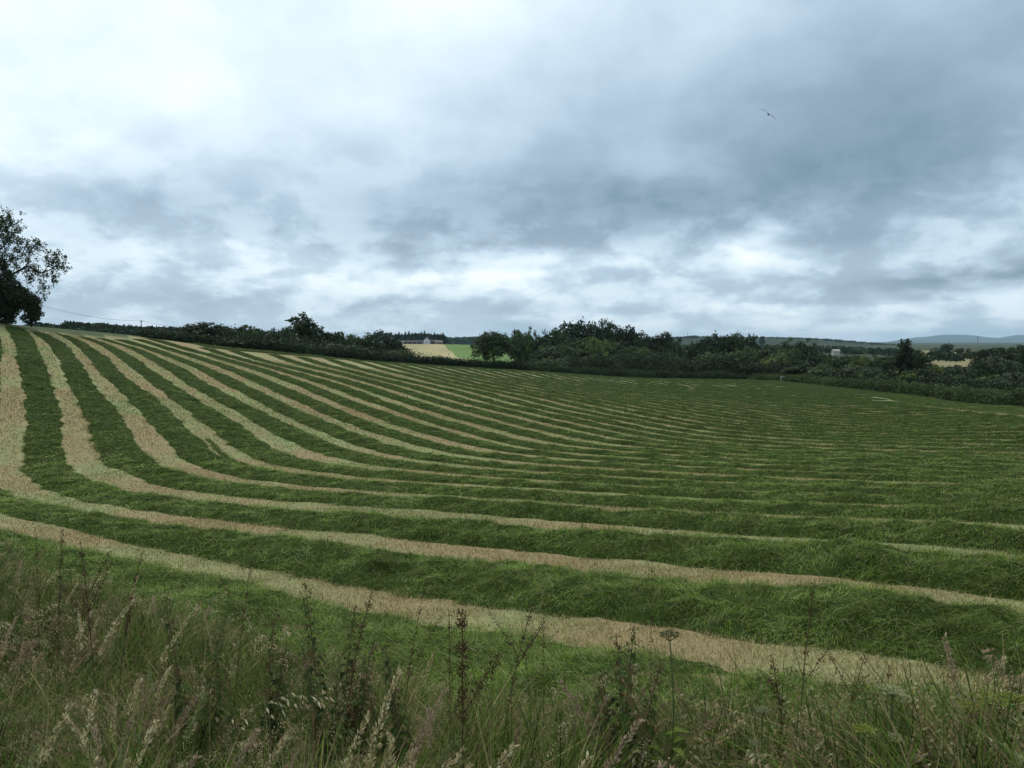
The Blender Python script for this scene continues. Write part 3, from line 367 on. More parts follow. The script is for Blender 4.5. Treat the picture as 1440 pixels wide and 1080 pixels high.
def row_labels():
    n = len(ROWS); out = []
    for i in range(n - 2):
        if i == 0: out.append('low flattened row of cut grass nearest the rough verge')
        elif i == 1: out.append('thick lumpy row of cut grass between the two nearest bare strips')
        else: out.append('%s row of cut green grass counted from the near verge' % ordinal(i + 1))
    out.append('outermost headland row of cut grass along the far hedge'); out.append('inner headland row of cut grass, second from the far hedge')
    return out
for i, (pts, lab) in enumerate(zip(ROWS, row_labels())):
    far_row = i >= len(ROWS) - 2
    build_windrow(pts, 1.75 if far_row else 1.12 if i == 0 else (.95 if i < 12 else 1.0) if i < 17 else .98, .12 if i == 0 else (.18 if i < 8 else .20 if i < 17 else .235), 2900 if i else 2700, lab, i, 1.05 if i == 0 else .95)

build_windrow(STRAY, .17, .07, 2200, 'thin stray trail of cut grass lying inside the wide bare strip at left', 60)
# stubble of the bare strips
def build_stubble():
    mb = MB(); tot = 0
    for r0, r1, dn in ((5, 9, 2600), (9, 14, 1500), (14, 22, 700), (22, 36, 260), (36, 60, 100), (60, 105, 40)):
        ar = (r1 * r1 - r0 * r0) * .5 * radians(84); n = int(ar * dn); r = np.sqrt(rng.uniform(r0 * r0, r1 * r1, n)); a = radians(1) * rng.uniform(-42, 42, n)
        x = r * np.sin(a); y = r * np.cos(a); m = inside(x, y, POLY); x = x[m]; y = y[m]; r = r[m]; sd = seg_dist(x, y, STRIP)
        # distance to the nearest row centre
        dr = np.full(len(x), 9.)
        for row in ROWS[:18]:
            row = np.array(row); 
            if np.hypot(*row.T).min() < r1 + 3: dr = np.minimum(dr, np.abs(seg_dist(x, y, row)))
        m = (sd > -2.9) & (dr > .90 + .2 * rng.random(len(dr))); x = x[m]; y = y[m]; r = r[m]; n = len(x)
        k = np.clip((fbm(x / 3.2 + 7, y / 3.2, 5, 3) - .42) * 2.6 + .5 + .35 * np.exp(-(x * x + y * y) / 190), 0, 1); c = np.where((rng.random(n) < .15 + .75 * k)[:, None], pick([(.43, .32, .15), (.54, .42, .22), (.30, .21, .095)], n, .3), pick([(.29, .32, .12), (.40, .40, .20), (.15, .20, .06)], n, .3))
        gz = rng.random(n) < .05; c[gz] = pick(G_CUT, int(gz.sum())); 
        L = rng.uniform(.035, .085, n) * np.clip(r / 30, 1, 2.2); W = rng.uniform(.003, .006, n) * np.clip(r / 7, 1, 9)
        blades(mb, np.stack([x, y, H_fast(x, y) - .01], -1), rng.uniform(0, 2 * pi, n), L, W, rng.normal(1.15, .3, n), rng.normal(.9, .45, n), c); tot += n
    mb.build('stubble', M_STRAW, kind='stuff', label='short tan and yellow green stubble on the bare mown strips', cat='stubble'); print('stubble', tot)
build_stubble()
# ------------------------------------------------------------------ rough verge in front
def tall_blades(mb, P, az, L, W, lean, arch, col):
    n = len(P); h = np.stack([np.cos(az), np.sin(az), np.zeros(n)], -1); s = np.stack([-np.sin(az), np.cos(az), np.zeros(n)], -1) * (W / 2)[:, None]
    pts = [P]; p = P
    for k in range(3):
        a = lean - arch * (k + .5) / 3; p = p + (h * np.cos(a)[:, None] + np.array([0, 0, 1.]) * np.sin(a)[:, None]) * (L / 3)[:, None]; pts.append(p)
    V = np.stack([pts[0] - s * .8, pts[0] + s * .8, pts[1] - s, pts[1] + s, pts[2] - s * .7, pts[2] + s * .7, pts[3]], 1).reshape(-1, 3); b = np.arange(n)[:, None] * 7
    mb.add(V, np.concatenate([b + np.array([[0, 1, 3, 2]]), b + np.array([[2, 3, 5, 4]])]), b + np.array([[4, 5, 6]]), np.repeat(col[:, None], 7, 1).reshape(-1, 3))
VG = [(.072, .118, .018), (.048, .082, .014), (.095, .140, .024), (.125, .160, .034), (.034, .054, .012)]
VB = [(.20, .155, .07), (.29, .23, .11), (.14, .105, .05)]
def verge_points(n, edge=-2.25, ymin=1.0):
    r = rng.uniform(ymin, 17, n); a = rng.uniform(-50, 46, n) * pi / 180; x = r * np.sin(a); y = r * np.cos(a); m = (seg_dist(x, y, STRIP) < edge); return x[m], y[m]
def build_verge():
    mb = MB(); x, y = verge_points(320000); n = len(x); sd = -seg_dist(x, y, STRIP); inn = np.clip((sd - 2.3) / 1.3, 0, 1)
    z = H_fast(x, y); cl = fbm(x / .45, y / .45, 13, 2); az = fbm(x / .7 + 3, y / .7, 17, 2) * 4 * pi + rng.normal(0, .8, n)
    L = (.18 + .66 * inn * (.45 + .9 * cl) * (1 + .30 * np.clip(x - .5, 0, 1))) * rng.uniform(.6, 1.15, n); k = np.clip((fbm(x / .9, y / .9, 23, 2) - .42) * 5, 0, 1)
    c = pick(VG, n, .25) * (.28 + 1.05 * cl)[:, None]; dead = rng.random(n) < .20 + .22 * k; c[dead] = pick(VB, int(dead.sum()), .3)
    tall_blades(mb, np.stack([x, y, z - .02], -1), az, L, rng.uniform(.0035, .0095, n), rng.normal(1.15, .30, n), rng.uniform(.4, 2.6, n), c)
    mb.build('verge_grass', M_VERGE, kind='stuff', label='long tangled green and brown grass of the rough verge in the foreground', cat='grass'); print('verge', n)
build_verge()
def stem_curve(base, L, az, lean, droop, n=7):
    t = np.linspace(0, 1, n); a = lean - droop * t ** 2; st = L / (n - 1); d = np.stack([np.cos(az) * np.cos(a), np.sin(az) * np.cos(a), np.sin(a)], -1)
    return np.array(base) + np.r_[np.zeros((1, 3)), np.cumsum(d[:-1] * st, 0)]
def add_spikelets(mb, P, D, L, W, col):
    """little diamond spikelets: P root, D direction"""
    n = len(P); D = D / (np.linalg.norm(D, axis=1)[:, None] + 1e-9); s = np.cross(D, rng.normal(0, 1, (n, 3))); s /= np.linalg.norm(s, axis=1)[:, None] + 1e-9; s2 = np.cross(D, s)
    mid = P + D * (L * .45)[:, None]; tip = P + D * L[:, None]; w = (W / 2)[:, None]
    V = np.stack([P, mid + s * w, tip, mid - s * w, mid + s2 * w, mid - s2 * w], 1).reshape(-1, 3); b = np.arange(n)[:, None] * 6
    mb.add(V, np.concatenate([b + np.array([[0, 1, 2, 3]]), b + np.array([[0, 4, 2, 5]])]), None, np.repeat(col[:, None], 6, 1).reshape(-1, 3))
def ribbon_stem(mb, C, w, col): tube(mb, C, np.linspace(w, w * .5, len(C)), col, 3)
P_TAN = [(.60, .50, .28), (.76, .66, .42), (.44, .34, .17)]; P_PINK = [(.46, .34, .22), (.54, .41, .27), (.38, .28, .18)]; P_GREEN = [(.28, .31, .12), (.37, .37, .18), (.22, .24, .09)]
def panicle(mb, base, L, az, kind, col):
    droop = {'fog': .5, 'brome': 2.7, 'oat': 2.0, 'bent': .5}[kind] * rng.uniform(.7, 1.2); C = stem_curve(base, L, az, rng.normal(1.28, .2), droop, 9)
    sc = pick([(.14, .14, .06), (.20, .17, .09), (.10, .12, .04)], 1)[0]; ribbon_stem(mb, C, .0016, sc)
    hl = {'fog': .30, 'brome': .38, 'oat': .36, 'bent': .34}[kind]; n = {'fog': 110, 'brome': 34, 'oat': 46, 'bent': 90}[kind]
    u = 1 - hl + hl * np.sort(rng.random(n)); t = np.linspace(0, 1, len(C)); P = np.stack([np.interp(u, t, C[:, i]) for i in range(3)], -1); T = np.gradient(C, axis=0); T /= np.linalg.norm(T, axis=1)[:, None]; D = np.stack([np.interp(u, t, T[:, i]) for i in range(3)], -1)
    R = rng.normal(0, 1, (n, 3)); R -= (R * D).sum(1)[:, None] * D; R /= np.linalg.norm(R, axis=1)[:, None] + 1e-9; f = (1 - (u - (1 - hl)) / hl) 
    cc = pick(col, n, .25)
    if kind == 'fog': add_spikelets(mb, P + R * rng.uniform(0, .012, n)[:, None] * (.4 + f)[:, None], D + R * .6, rng.uniform(.014, .026, n), rng.uniform(.005, .009, n), cc)
    elif kind == 'bent': add_spikelets(mb, P + R * (rng.uniform(0, .04, n) * (.3 + f))[:, None], D * .6 + R, rng.uniform(.008, .016, n), rng.uniform(.002, .004, n), cc)
    else:
        ln = rng.uniform(.02, .06, n) * (.4 + f) * (1.2 if kind == 'brome' else .9); E_ = P + (D * .5 + R * .7) * ln[:, None] + np.array([0, 0, -1.]) * (ln * .5)[:, None]
        w = .0006; V = np.stack([P, P + R * .0012, E_], 1).reshape(-1, 3); mb.add(V, None, np.arange(n * 3).reshape(-1, 3), np.repeat(cc[:, None] * .7, 3, 1).reshape(-1, 3))
        add_spikelets(mb, E_, np.array([0, 0, -1.]) + R * .5 + D * .6, rng.uniform(.020, .040, n), rng.uniform(.006, .011, n), cc)
def build_panicle_mass():
    mb = MB(); x, y = verge_points(10500, -2.7, 1.4); cnt = 0
    for a, b in zip(x, y):
        k = vnoise(a / .8 + 50, b / .8, 3); sd = -seg_dist(np.array([a]), np.array([b]), STRIP)[0]
        if rng.random() > np.clip((k - .22) * 2.2, .12, 1): continue
        L = rng.uniform(.42, .88) * (1 if sd > 3.4 else .8) * (1.25 if a > 1 else 1); kk = vnoise(a / .6, b / .6 + 9, 4); kind = 'fog' if kk < .22 else 'bent' if kk < .30 else 'brome' if kk < .68 else 'oat'
        col = P_PINK if rng.random() < (.6 if kind in ('fog', 'bent') and k > .5 else .22) else P_TAN if rng.random() < .6 else P_GREEN
        panicle(mb, (a, b, h1f(a, b)), L, rng.normal(.3, 1.1), kind, col); cnt += 1
    mb.build('seeding_grass', M_VERGE, kind='stuff', label='mass of pale and pinkish seed heads of grass over the rough verge', cat='grass'); print('panicles', cnt)
def h1f(x, y): return float(H_fast(np.array([x]), np.array([y]))[0])
build_panicle_mass()
def leaf_quads(mb, P, D, L, W, sag, col):
    """pointed leaves: rib from P along D with a sagging tip"""
    n = len(P); D = D / np.linalg.norm(D, axis=1)[:, None]; s = np.cross(D, np.array([0, 0, 1.])); s /= np.linalg.norm(s, axis=1)[:, None] + 1e-9
    m = P + D * (L * .45)[:, None]; e = P + D * L[:, None] - np.array([0, 0, 1.]) * (L * sag)[:, None]; up = np.cross(s, D) * .12 * W[:, None]
    V = np.stack([P, m + s * (W / 2)[:, None] + up, e, m - s * (W / 2)[:, None] + up, m], 1).reshape(-1, 3); b = np.arange(n)[:, None] * 5
    mb.add(V, None, np.concatenate([b + np.array([[0, 1, 4]]), b + np.array([[1, 2, 4]]), b + np.array([[2, 3, 4]]), b + np.array([[3, 0, 4]])]), np.repeat(col[:, None], 5, 1).reshape(-1, 3))
def nettle(px, py, Y, label, dark=1.0, seedy=.5):
    X, _, ztop = at(px, py, Y); zb = h1f(X, Y) ; h = ztop - zb; o = empty('nettle', (X, Y, zb), label=label, cat='nettle', group='nettles and tall weeds in the verge')
    s = MB(); lv = MB(); fl = MB()
    for q in range(4):
        hq = h * (1, .84, .74, .6)[q]; C = stem_curve((rng.normal(0, .035) * (q > 0), rng.normal(0, .035) * (q > 0), -.02), hq + .02, rng.uniform(0, 6), 1.5 - .06 * q, .14, 10); tube(s, C, np.linspace(.004, .002, 10), (.12, .09, .05), 5); nn = int(hq / .036)
        for i in range(nn):
            f = (i + .5) / nn
            if f < .12: continue
            p = np.array([np.interp(f, np.linspace(0, 1, 10), C[:, k]) for k in range(3)]); a0 = (i % 2) * pi / 2 + rng.normal(0, .25); ln = .12 * (1.2 - f) * rng.uniform(.8, 1.15) + .018
            A = np.array([a0, a0 + pi]); D = np.stack([np.cos(A), np.sin(A), np.full(2, -.25 + .5 * f)], -1); L = np.full(2, ln)
            leaf_quads(lv, np.repeat(p[None], 2, 0), D, L, L * .48, .6, pick([(.055, .085, .020), (.080, .105, .026), (.040, .058, .018), (.10, .075, .030)], 2, .25) * dark)
            if f > .35:
                m = 14; w = p + np.c_[rng.normal(0, .014, (m, 2)), -rng.uniform(0, .045, m)]; A2 = a0 + pi / 2 + rng.integers(0, 2, m) * pi; w[:, 0] += np.cos(A2) * .02; w[:, 1] += np.sin(A2) * .02
                add_spikelets(fl, w, np.c_[rng.normal(0, .3, (m, 2)), -np.ones(m)], np.full(m, .013), np.full(m, .006), pick([(.20, .16, .09), (.26, .20, .12), (.15, .13, .06)], m))
    s.build('stem', M_VERGE, o)
    lv.build('foliage', M_VERGE, o); fl.build('flower_strings', M_VERGE, o)
def dock(px, py, Y, label, thick=1.0, lean=0.0, dens=1.0, branches=2, col=None):
    X, _, ztop = at(px, py, Y); zb = h1f(X, Y); h = ztop - zb; o = empty('dock', (X, Y, zb), label=label, cat='dock', group='brown dock stems standing above the verge')
    col = col or [(.10, .045, .03), (.14, .07, .045), (.07, .035, .025)]
    s = MB(); C = np.array([(lean * h * t * t * .5, 0, h * t - .02 * (1 - t)) for t in np.linspace(0, 1, 10)]); tube(s, C, np.linspace(.0035, .0015, 10) * min(thick, 1.3), (.11, .06, .04), 5); lines = [(C, .42)]
    for k in range(branches):
        f = rng.uniform(.5, .78); p = np.array([np.interp(f, np.linspace(0, 1, 10), C[:, j]) for j in range(3)]); a = pi * (k % 2) + rng.normal(0, .5); bl = h * rng.uniform(.14, .28)
        B = p + np.array([(np.cos(a) * bl * .6 * t, np.sin(a) * bl * .5 * t, bl * t) for t in np.linspace(0, 1, 6)]); tube(s, B, np.linspace(.002, .001, 6) * min(thick, 1.2), (.11, .06, .04), 4); lines.append((B, .1))
    for Cc, st in lines:
        n = int(110 * dens * (thick ** 2) * (1 - st) * np.linalg.norm(Cc[-1] - Cc[0]) / .5); u = rng.uniform(st + .15, 1, n); u = u + .02 * np.sin(u * 70); P = np.stack([np.interp(u, np.linspace(0, 1, len(Cc)), Cc[:, j]) for j in range(3)], -1); R = rng.normal(0, 1, (n, 3)) * (.006 * thick)
        sd = MB(); add_spikelets(sd, P + R, R + np.array([0, 0, -.003]), np.full(n, .009), np.full(n, .007), pick(col, n, .25)); sd.build('seed_head', M_VERGE, o)
    s.build('stem', M_VERGE, o)
    if h > .5:
        lf = MB(); m = 5; A = rng.uniform(0, 2 * pi, m); leaf_quads(lf, np.c_[np.zeros(m), np.zeros(m), rng.uniform(.03, .2, m)], np.c_[np.cos(A), np.sin(A), np.full(m, .5)], rng.uniform(.12, .2, m), np.full(m, .045), .4, pick(VG, m)); lf.build('foliage', M_VERGE, o)
def umbel(px, py, Y, label, r, col, kind='cow parsley', bend=0.0, dense=1.0, tiers=1, stemcol=(.10, .13, .05), flat=.25):
    X, _, ztop = at(px, py, Y); zb = h1f(X, Y); h = ztop - zb; o = empty('umbel_flower', (X, Y, zb), label=label, cat='wild flower', group='umbel flowers in the verge')
    s = MB(); f = MB(); C = np.array([(bend * sin(t * 2.4) * .12 - bend * sin(2.4) * .12, 0, h * t) for t in np.linspace(0, 1, 12)]); tube(s, C, np.linspace(.0045, .0028, 12), stemcol, 6)
    heads = [(C[-1], r)]
    for k in range(tiers - 1):
        b = C[int(6 + rng.integers(0, 4))]; a = rng.uniform(0, 2 * pi); e = b + np.array([cos(a) * r * rng.uniform(1.1, 2), sin(a) * r * 1.2, h * rng.uniform(.12, .3)]); tube(s, np.array([b, (b + e) / 2 + np.array([0, 0, -.015]), e]), [.0025, .002, .0018], stemcol, 5); heads.append((e, r * rng.uniform(.6, .85)))
    for p, rr in heads:
        f = MB()
        for k in range(int(15 * dense)):
            a = k * 2.4; q = rr * math.sqrt((k + .5) / (15 * dense)); e = p + np.array([cos(a) * q, sin(a) * q, rr * .55 - flat * q]); tube(s, np.array([p, e]), [.0012, .0008], stemcol, 3); m = 26
            P = e + np.c_[rng.normal(0, rr * .11, (m, 2)), rng.uniform(0, .006, m)]; add_spikelets(f, P, np.c_[rng.normal(0, .8, (m, 2)), np.ones(m)], np.full(m, .006), np.full(m, .006), pick(col, m, .2))
        f.build('flower_head', M_VERGE, o)
    s.build('stem', M_VERGE, o)
    lf = MB(); m = 16; A = rng.uniform(0, 2 * pi, m); leaf_quads(lf, np.c_[np.interp(rng.uniform(.1, .7, m), np.linspace(0, 1, 12), C[:, 0]), np.zeros(m), rng.uniform(.1, .6, m) * h], np.c_[np.cos(A), np.sin(A), np.full(m, .35)], rng.uniform(.06, .14, m), rng.uniform(.03, .05, m), .3, pick(VG, m)); lf.build('foliage', M_VERGE, o)
def build_plants():
    for px, py, Y, lab, dk in [(263, 838, 4.6, 'short nettle with a white tipped top, left of the foreground verge', 1.0), (362, 868, 4.2, 'small dark nettle between the short left nettle and the tall one', .8),
                               (456, 822, 4.2, 'tall nettle with brown flower strings in front of the nearest bare strip, left half', 1.0), (571, 897, 4.0, 'lowest dark nettle in the middle of the verge', .8),
                               (872, 866, 3.5, 'broad drooping nettle standing right of centre in the verge', 1.0), (1412, 952, 3.0, 'dark leafy weed at the right edge of the verge', .8)]:
        nettle(px, py, Y, lab, dk)
        if px in (872, 456): nettle(px + 14, py + 34, Y + .15, 'shorter nettle growing against the %s one' % ('broad drooping' if px == 872 else 'tall brown flowered'), .9)
    for px, py, Y, lab, th, ln, br in [(74, 745, 6.0, 'thin brown dock stem, tallest at the far left of the verge', 1, .1, 0), (50, 742, 6.4, 'slender dark dock stem left of the tallest one', .8, 0, 0), (128, 762, 5.6, 'branching dock with dark seed heads at the left', 1.3, -.1, 4), (158, 772, 5.6, 'leaning dock stem right of the branching one', 1, .3, 1),
                               (325, 792, 5.4, 'small forked dock stem above the green cut row at left', .8, .2, 2), 
                               (472, 830, 4.2, 'dark dock spike leaning beside the tall nettle', 1.2, .3, 0), (560, 812, 4.6, 'tall thin leaning dock stem in front of the bare strip, centre left', .8, .25, 1), (650, 856, 3.6, 'thick red brown dock head in the centre of the verge', 2.1, 0, 1), (632, 862, 3.8, 'thin dock stem just left of the thick red brown one', .8, 0, 1), (700, 850, 4.0, 'spreading dock stem right of the thick red brown one', 1, .3, 3),
                               (765, 838, 4.4, 'hair thin dock stem at the middle of the picture', .6, 0, 0), (1112, 925, 3.4, 'dark bent dock stem over the bare strip at right', 1.2, -.2, 2), (1127, 820, 3.9, 'tallest dock stem of the right half, crossing two bare strips', 1.0, .12, 1), (1250, 935, 3.4, 'straight thin dock stem above the white flowers', .7, 0, 0), (1376, 962, 3.1, 'dark curved dock spike near the right edge', 1.6, .4, 0), (917, 780, 3.9, 'single needle thin stem rising to the second bare strip', .5, 0, 0), (1180, 915, 3.4, 'dark forked dock stem left of the straight thin one', .9, .3, 2)]:
        dock(px, py, Y, lab, th, ln, 1.0, br)
    W_ = [(.56, .54, .30), (.44, .46, .22), (.66, .62, .38)]; Yl = [(.34, .36, .08), (.42, .42, .12), (.24, .30, .07)]
    umbel(1254, 978, 2.9, 'cream white umbel flower with several heads, right part of the verge', .05, W_, tiers=5)
    umbel(1392, 992, 2.7, 'yellow green umbel flower at the lower right', .06, Yl, tiers=5)
    umbel(1215, 1032, 2.5, 'low yellow green umbel below the cream one', .035, Yl, tiers=3)
    umbel(1072, 1004, 2.9, 'dull white umbel half hidden in the pinkish grass', .03, [(.40, .38, .22), (.30, .31, .17)], tiers=3)
    umbel(942, 902, 3.3, 'dry starry hogweed head on a bare curved stem', .045, [(.16, .16, .07), (.22, .20, .10)], bend=.5, dense=.9, flat=-.1)
    for px, py, Y, L, az, kind, col, lab in [(90, 838, 4.4, .7, .4, 'fog', P_TAN, 'pale straw seed head leaning right at the far left'), (165, 845, 4.3, .6, .3, 'fog', P_TAN, 'upright straw seed head right of the leaning one'), (185, 905, 3.6, .6, 0, 'oat', P_PINK, 'pinkish fanned seed head in the left verge'),
            (262, 905, 3.3, .7, 0, 'brome', P_TAN, 'arched pale grass head over the left verge'), (385, 905, 3.2, .7, 0, 'bent', P_PINK, 'cloudy pink seed head left of the tall nettle'), (540, 950, 2.9, .6, .2, 'fog', P_TAN, 'white tufted seed head low in the middle left'), (630, 1035, 2.3, .5, 0, 'fog', P_TAN, 'pale upright seed spike near the bottom centre'), (445, 1015, 2.5, .5, .2, 'oat', P_TAN, 'drooping cream seed head near the bottom left centre'),
            (665, 970, 2.7, .6, .1, 'oat', P_PINK, 'bent pink seed head under the red brown dock'), (855, 945, 2.9, .65, .2, 'brome', P_PINK, 'mauve drooping seed head in front of the broad nettle'), (820, 1000, 2.6, .6, 0, 'fog', P_PINK, 'mauve fluffy seed head lower right of the centre'), (930, 988, 2.8, .7, .1, 'brome', P_TAN, 'long arched tan grass head under the starry hogweed'),
            (1265, 795, 3.6, 1.0, .4, 'brome', P_TAN, 'silver grass head arching over the third windrow at right'), (1090, 865, 3.5, .9, .1, 'brome', P_TAN, 'fine arched grass head over the nearest windrow at right'), (1215, 1045, 2.3, .5, .1, 'oat', P_TAN, 'golden fringed seed head at the lower right'), (745, 870, 3.6, .8, .1, 'oat', P_PINK, 'pink seed head arching over the bare strip left of the broad nettle')]:
        X, _, zt = at(px, py, Y); zb = h1f(X, Y); mb = MB(); hh = max(.3, (zt - zb) * (1.15 if kind in ('brome', 'oat') else 1.03)); x0 = X - .1; panicle(mb, (x0 - X, 0, 0), hh, az, kind, col); mb.build('grass_seed_head', M_VERGE, loc=(X, Y, zb), label=lab, cat='grass seed head', group='single grass seed heads in the verge')
build_plants()

# ------------------------------------------------------------------ trees
def crown_mesh(name, seed, h=1.0, w=1.0, lobes=9, leaves=5200, base=.18, leaf=.035, gappy=0.0, shape='round'):
    """crown of many leaf clumps in a unit tree: height 1, width w, trunk base at the origin"""
    r = np.random.default_rng(seed); mb = MB(); cen = []; rad = []
    for k in range(lobes):
        if shape == 'round': f = (k + .5) / lobes; zc = base + (1 - base) * (.22 + .56 * f + r.uniform(-.05, .05)); a = k * 2.4 + r.uniform(-.4, .4); q = (w / 2) * .66 * math.sqrt(max(.04, 1 - f ** 2.2)) * r.uniform(.7, 1.08)
        elif shape == 'tall': f = (k + .5) / lobes; zc = base + (1 - base) * (.15 + .75 * f); a = k * 2.4; q = (w / 2) * (.6 * (1 - f * .7)) * r.uniform(.5, 1.1)
        else: f = r.uniform(0, 1); zc = base + (1 - base) * (.15 + .6 * f); a = r.uniform(0, 2 * pi); q = (w / 2) * .8 * r.uniform(.2, 1)
        cen.append((cos(a) * q, sin(a) * q, zc)); s = {'round': .34, 'tall': .19, 'bush': .30}[shape]; rad.append((w * s * r.uniform(.7, 1.15), (1 - base) * {'round': .20, 'tall': .13, 'bush': .24}[shape] * r.uniform(.8, 1.1)))
    cen.append((0, 0, base + (1 - base) * .5)); rad.append((w * .35, (1 - base) * .42 * (.6 if gappy else 1)))
    cen = np.array(cen); rad = np.array(rad); nl = len(cen)
    # clumps on the surface of each lobe, leaves around each clump
    ncl = int(leaves / 26); wts = rad[:, 0] ** 2; li = r.choice(nl, ncl, p=wts / wts.sum()); U = r.normal(0, 1, (ncl, 3)); U /= np.linalg.norm(U, axis=1)[:, None]; sh = r.uniform(.62, 1.06, ncl) if not gappy else r.uniform(.4, 1.25, ncl)
    Pc = cen[li] + U * np.c_[rad[li, 0], rad[li, 0], rad[li, 1]] * sh[:, None]; tone = r.uniform(.6, 1.35, ncl)
    keep = r.random(ncl) > gappy * .35; Pc = Pc[keep]; tone = tone[keep]; U = U[keep]; ncl = len(Pc)
    m = 26; cs = .055 * (1 + .4 * (w - 1)); P = np.repeat(Pc, m, 0) + r.normal(0, 1, (ncl * m, 3)) * np.array([cs, cs, cs * .7]) * .62
    kz = P[:, 2] > base * .5 - .01; P = P[kz]; n = len(P); N_ = np.repeat(U, m, 0)[kz] + r.normal(0, .9, (n, 3)) + np.array([0, 0, .4]); N_ /= np.linalg.norm(N_, axis=1)[:, None]
    A_ = np.cross(N_, r.normal(0, 1, (n, 3))); A_ /= np.linalg.norm(A_, axis=1)[:, None]; B_ = np.cross(N_, A_); L = leaf * r.uniform(.6, 1.3, n)[:, None]
    V = np.stack([P - A_ * L, P + B_ * L * .55, P + A_ * L, P - B_ * L * .55], 1).reshape(-1, 3)
    c = np.repeat(tone, m)[kz][:, None] * np.array([1, 1, 1.]) * r.uniform(.75, 1.25, (n, 1)); 
    mb.add(V, np.arange(n * 4).reshape(-1, 4), None, np.repeat(c[:, None], 4, 1).reshape(-1, 3)); return mb, cen, rad
def trunk_mesh(cen, seed, tr=.018, base=.2):
    r = np.random.default_rng(seed); mb = MB(); top = .62; C = np.array([(r.normal(0, .006), r.normal(0, .006), t) for t in np.linspace(-.03, top, 7)]); tube(mb, C, np.linspace(tr * 1.25, tr * .45, 7), (.075, .06, .045), 7)
    for c in cen[:9]:
        f = r.uniform(.25, .6) * top / .62; p0 = np.array([np.interp(f, C[:, 2], C[:, 0]), np.interp(f, C[:, 2], C[:, 1]), f * .8 + .02]); mid = (p0 + c) / 2 + r.normal(0, .02, 3); tube(mb, np.array([p0, mid, c]), [tr * .5, tr * .33, tr * .12], (.07, .055, .04), 5)
    return mb
TONES = {'dark': (.036, .060, .018), 'mid': (.058, .092, .024), 'light': (.094, .134, .032), 'yellow': (.130, .155, .036), 'grey': (.066, .088, .042), 'deep': (.024, .040, .014)}
def leaf_mat(tone):
    k = 'leaves_' + tone
    if k in bpy.data.materials: return bpy.data.materials[k]
    m = material(k, .65, .22, transl=.16); nt = m.node_tree; a = [n for n in nt.nodes if n.type == 'ATTRIBUTE'][0]
    mx = nt.nodes.new('ShaderNodeVectorMath'); mx.operation = 'MULTIPLY'; mx.inputs[1].default_value = TONES[tone]
    tgt = [l.to_socket for l in a.outputs['Color'].links]; nt.links.new(a.outputs['Color'], mx.inputs[0])
    for t in tgt: nt.links.new(mx.outputs[0], t)
    return m
_cache = {}
def tree_proto(kind, var):
    k = (kind, var)
    if k not in _cache:
        par = {'round': dict(w=.95, lobes=11, base=.14, shape='round', leaves=7800, leaf=.026), 'broad': dict(w=1.15, lobes=13, base=.22, shape='round', leaves=9000, leaf=.024), 'bush': dict(w=1.25, lobes=8, base=.0, shape='bush', leaves=6000, leaf=.034),
               'tall': dict(w=.62, lobes=11, base=.16, shape='tall', leaves=5600, leaf=.024, gappy=.9), 'sparse': dict(w=1.0, lobes=12, base=.22, shape='round', leaves=3600, leaf=.026, gappy=1.0)}[kind]
        mb, cen, rad = crown_mesh(kind, 100 + var * 7 + sum(map(ord, kind)), **par); _cache[k] = (mb, trunk_mesh(cen, var, .022 if kind in ('broad', 'sparse') else .017), par['w'], {})
    return _cache[k]
def tree(px, pytop, Y, wpx, kind, tone, label, group, name='tree', rz=None, sink=0.0):
    X, _, zt = at(px, pytop, Y); zb = h1(X, Y) - sink; h = zt - zb; var = random.randrange(4); mb, tmb, w0, ms = tree_proto(kind, var)
    if 'trunk' not in ms: ms['trunk'] = tmb.mesh('trunk', M_BARK)
    if tone not in ms: ms[tone] = mb.mesh('crown', leaf_mat(tone))
    w = wpx / 1088 * Y * (1.02 if kind == 'broad' else 1.22 if 'skyline' in group or 'back' in group or 'copse' in group else 1.38); rz = random.uniform(0, 6.28) if rz is None else rz
    o = empty(name, (X, Y, zb), rz, label=label, cat='bush' if name == 'bush' else 'tree', group=group)
    for nm, me in (('trunk', ms['trunk']), ('crown', ms[tone])):
        c = bpy.data.objects.new(nm, me); COL.objects.link(c); c.parent = o
    o.scale = (w / w0, w / w0, h); return o
TN = {'dark': 'dark green', 'mid': 'green', 'light': 'lighter green', 'yellow': 'yellowish green', 'grey': 'grey green', 'deep': 'very dark'}
KN = {'round': 'rounded', 'broad': 'broad', 'bush': 'low', 'tall': 'tall', 'sparse': 'thin'}
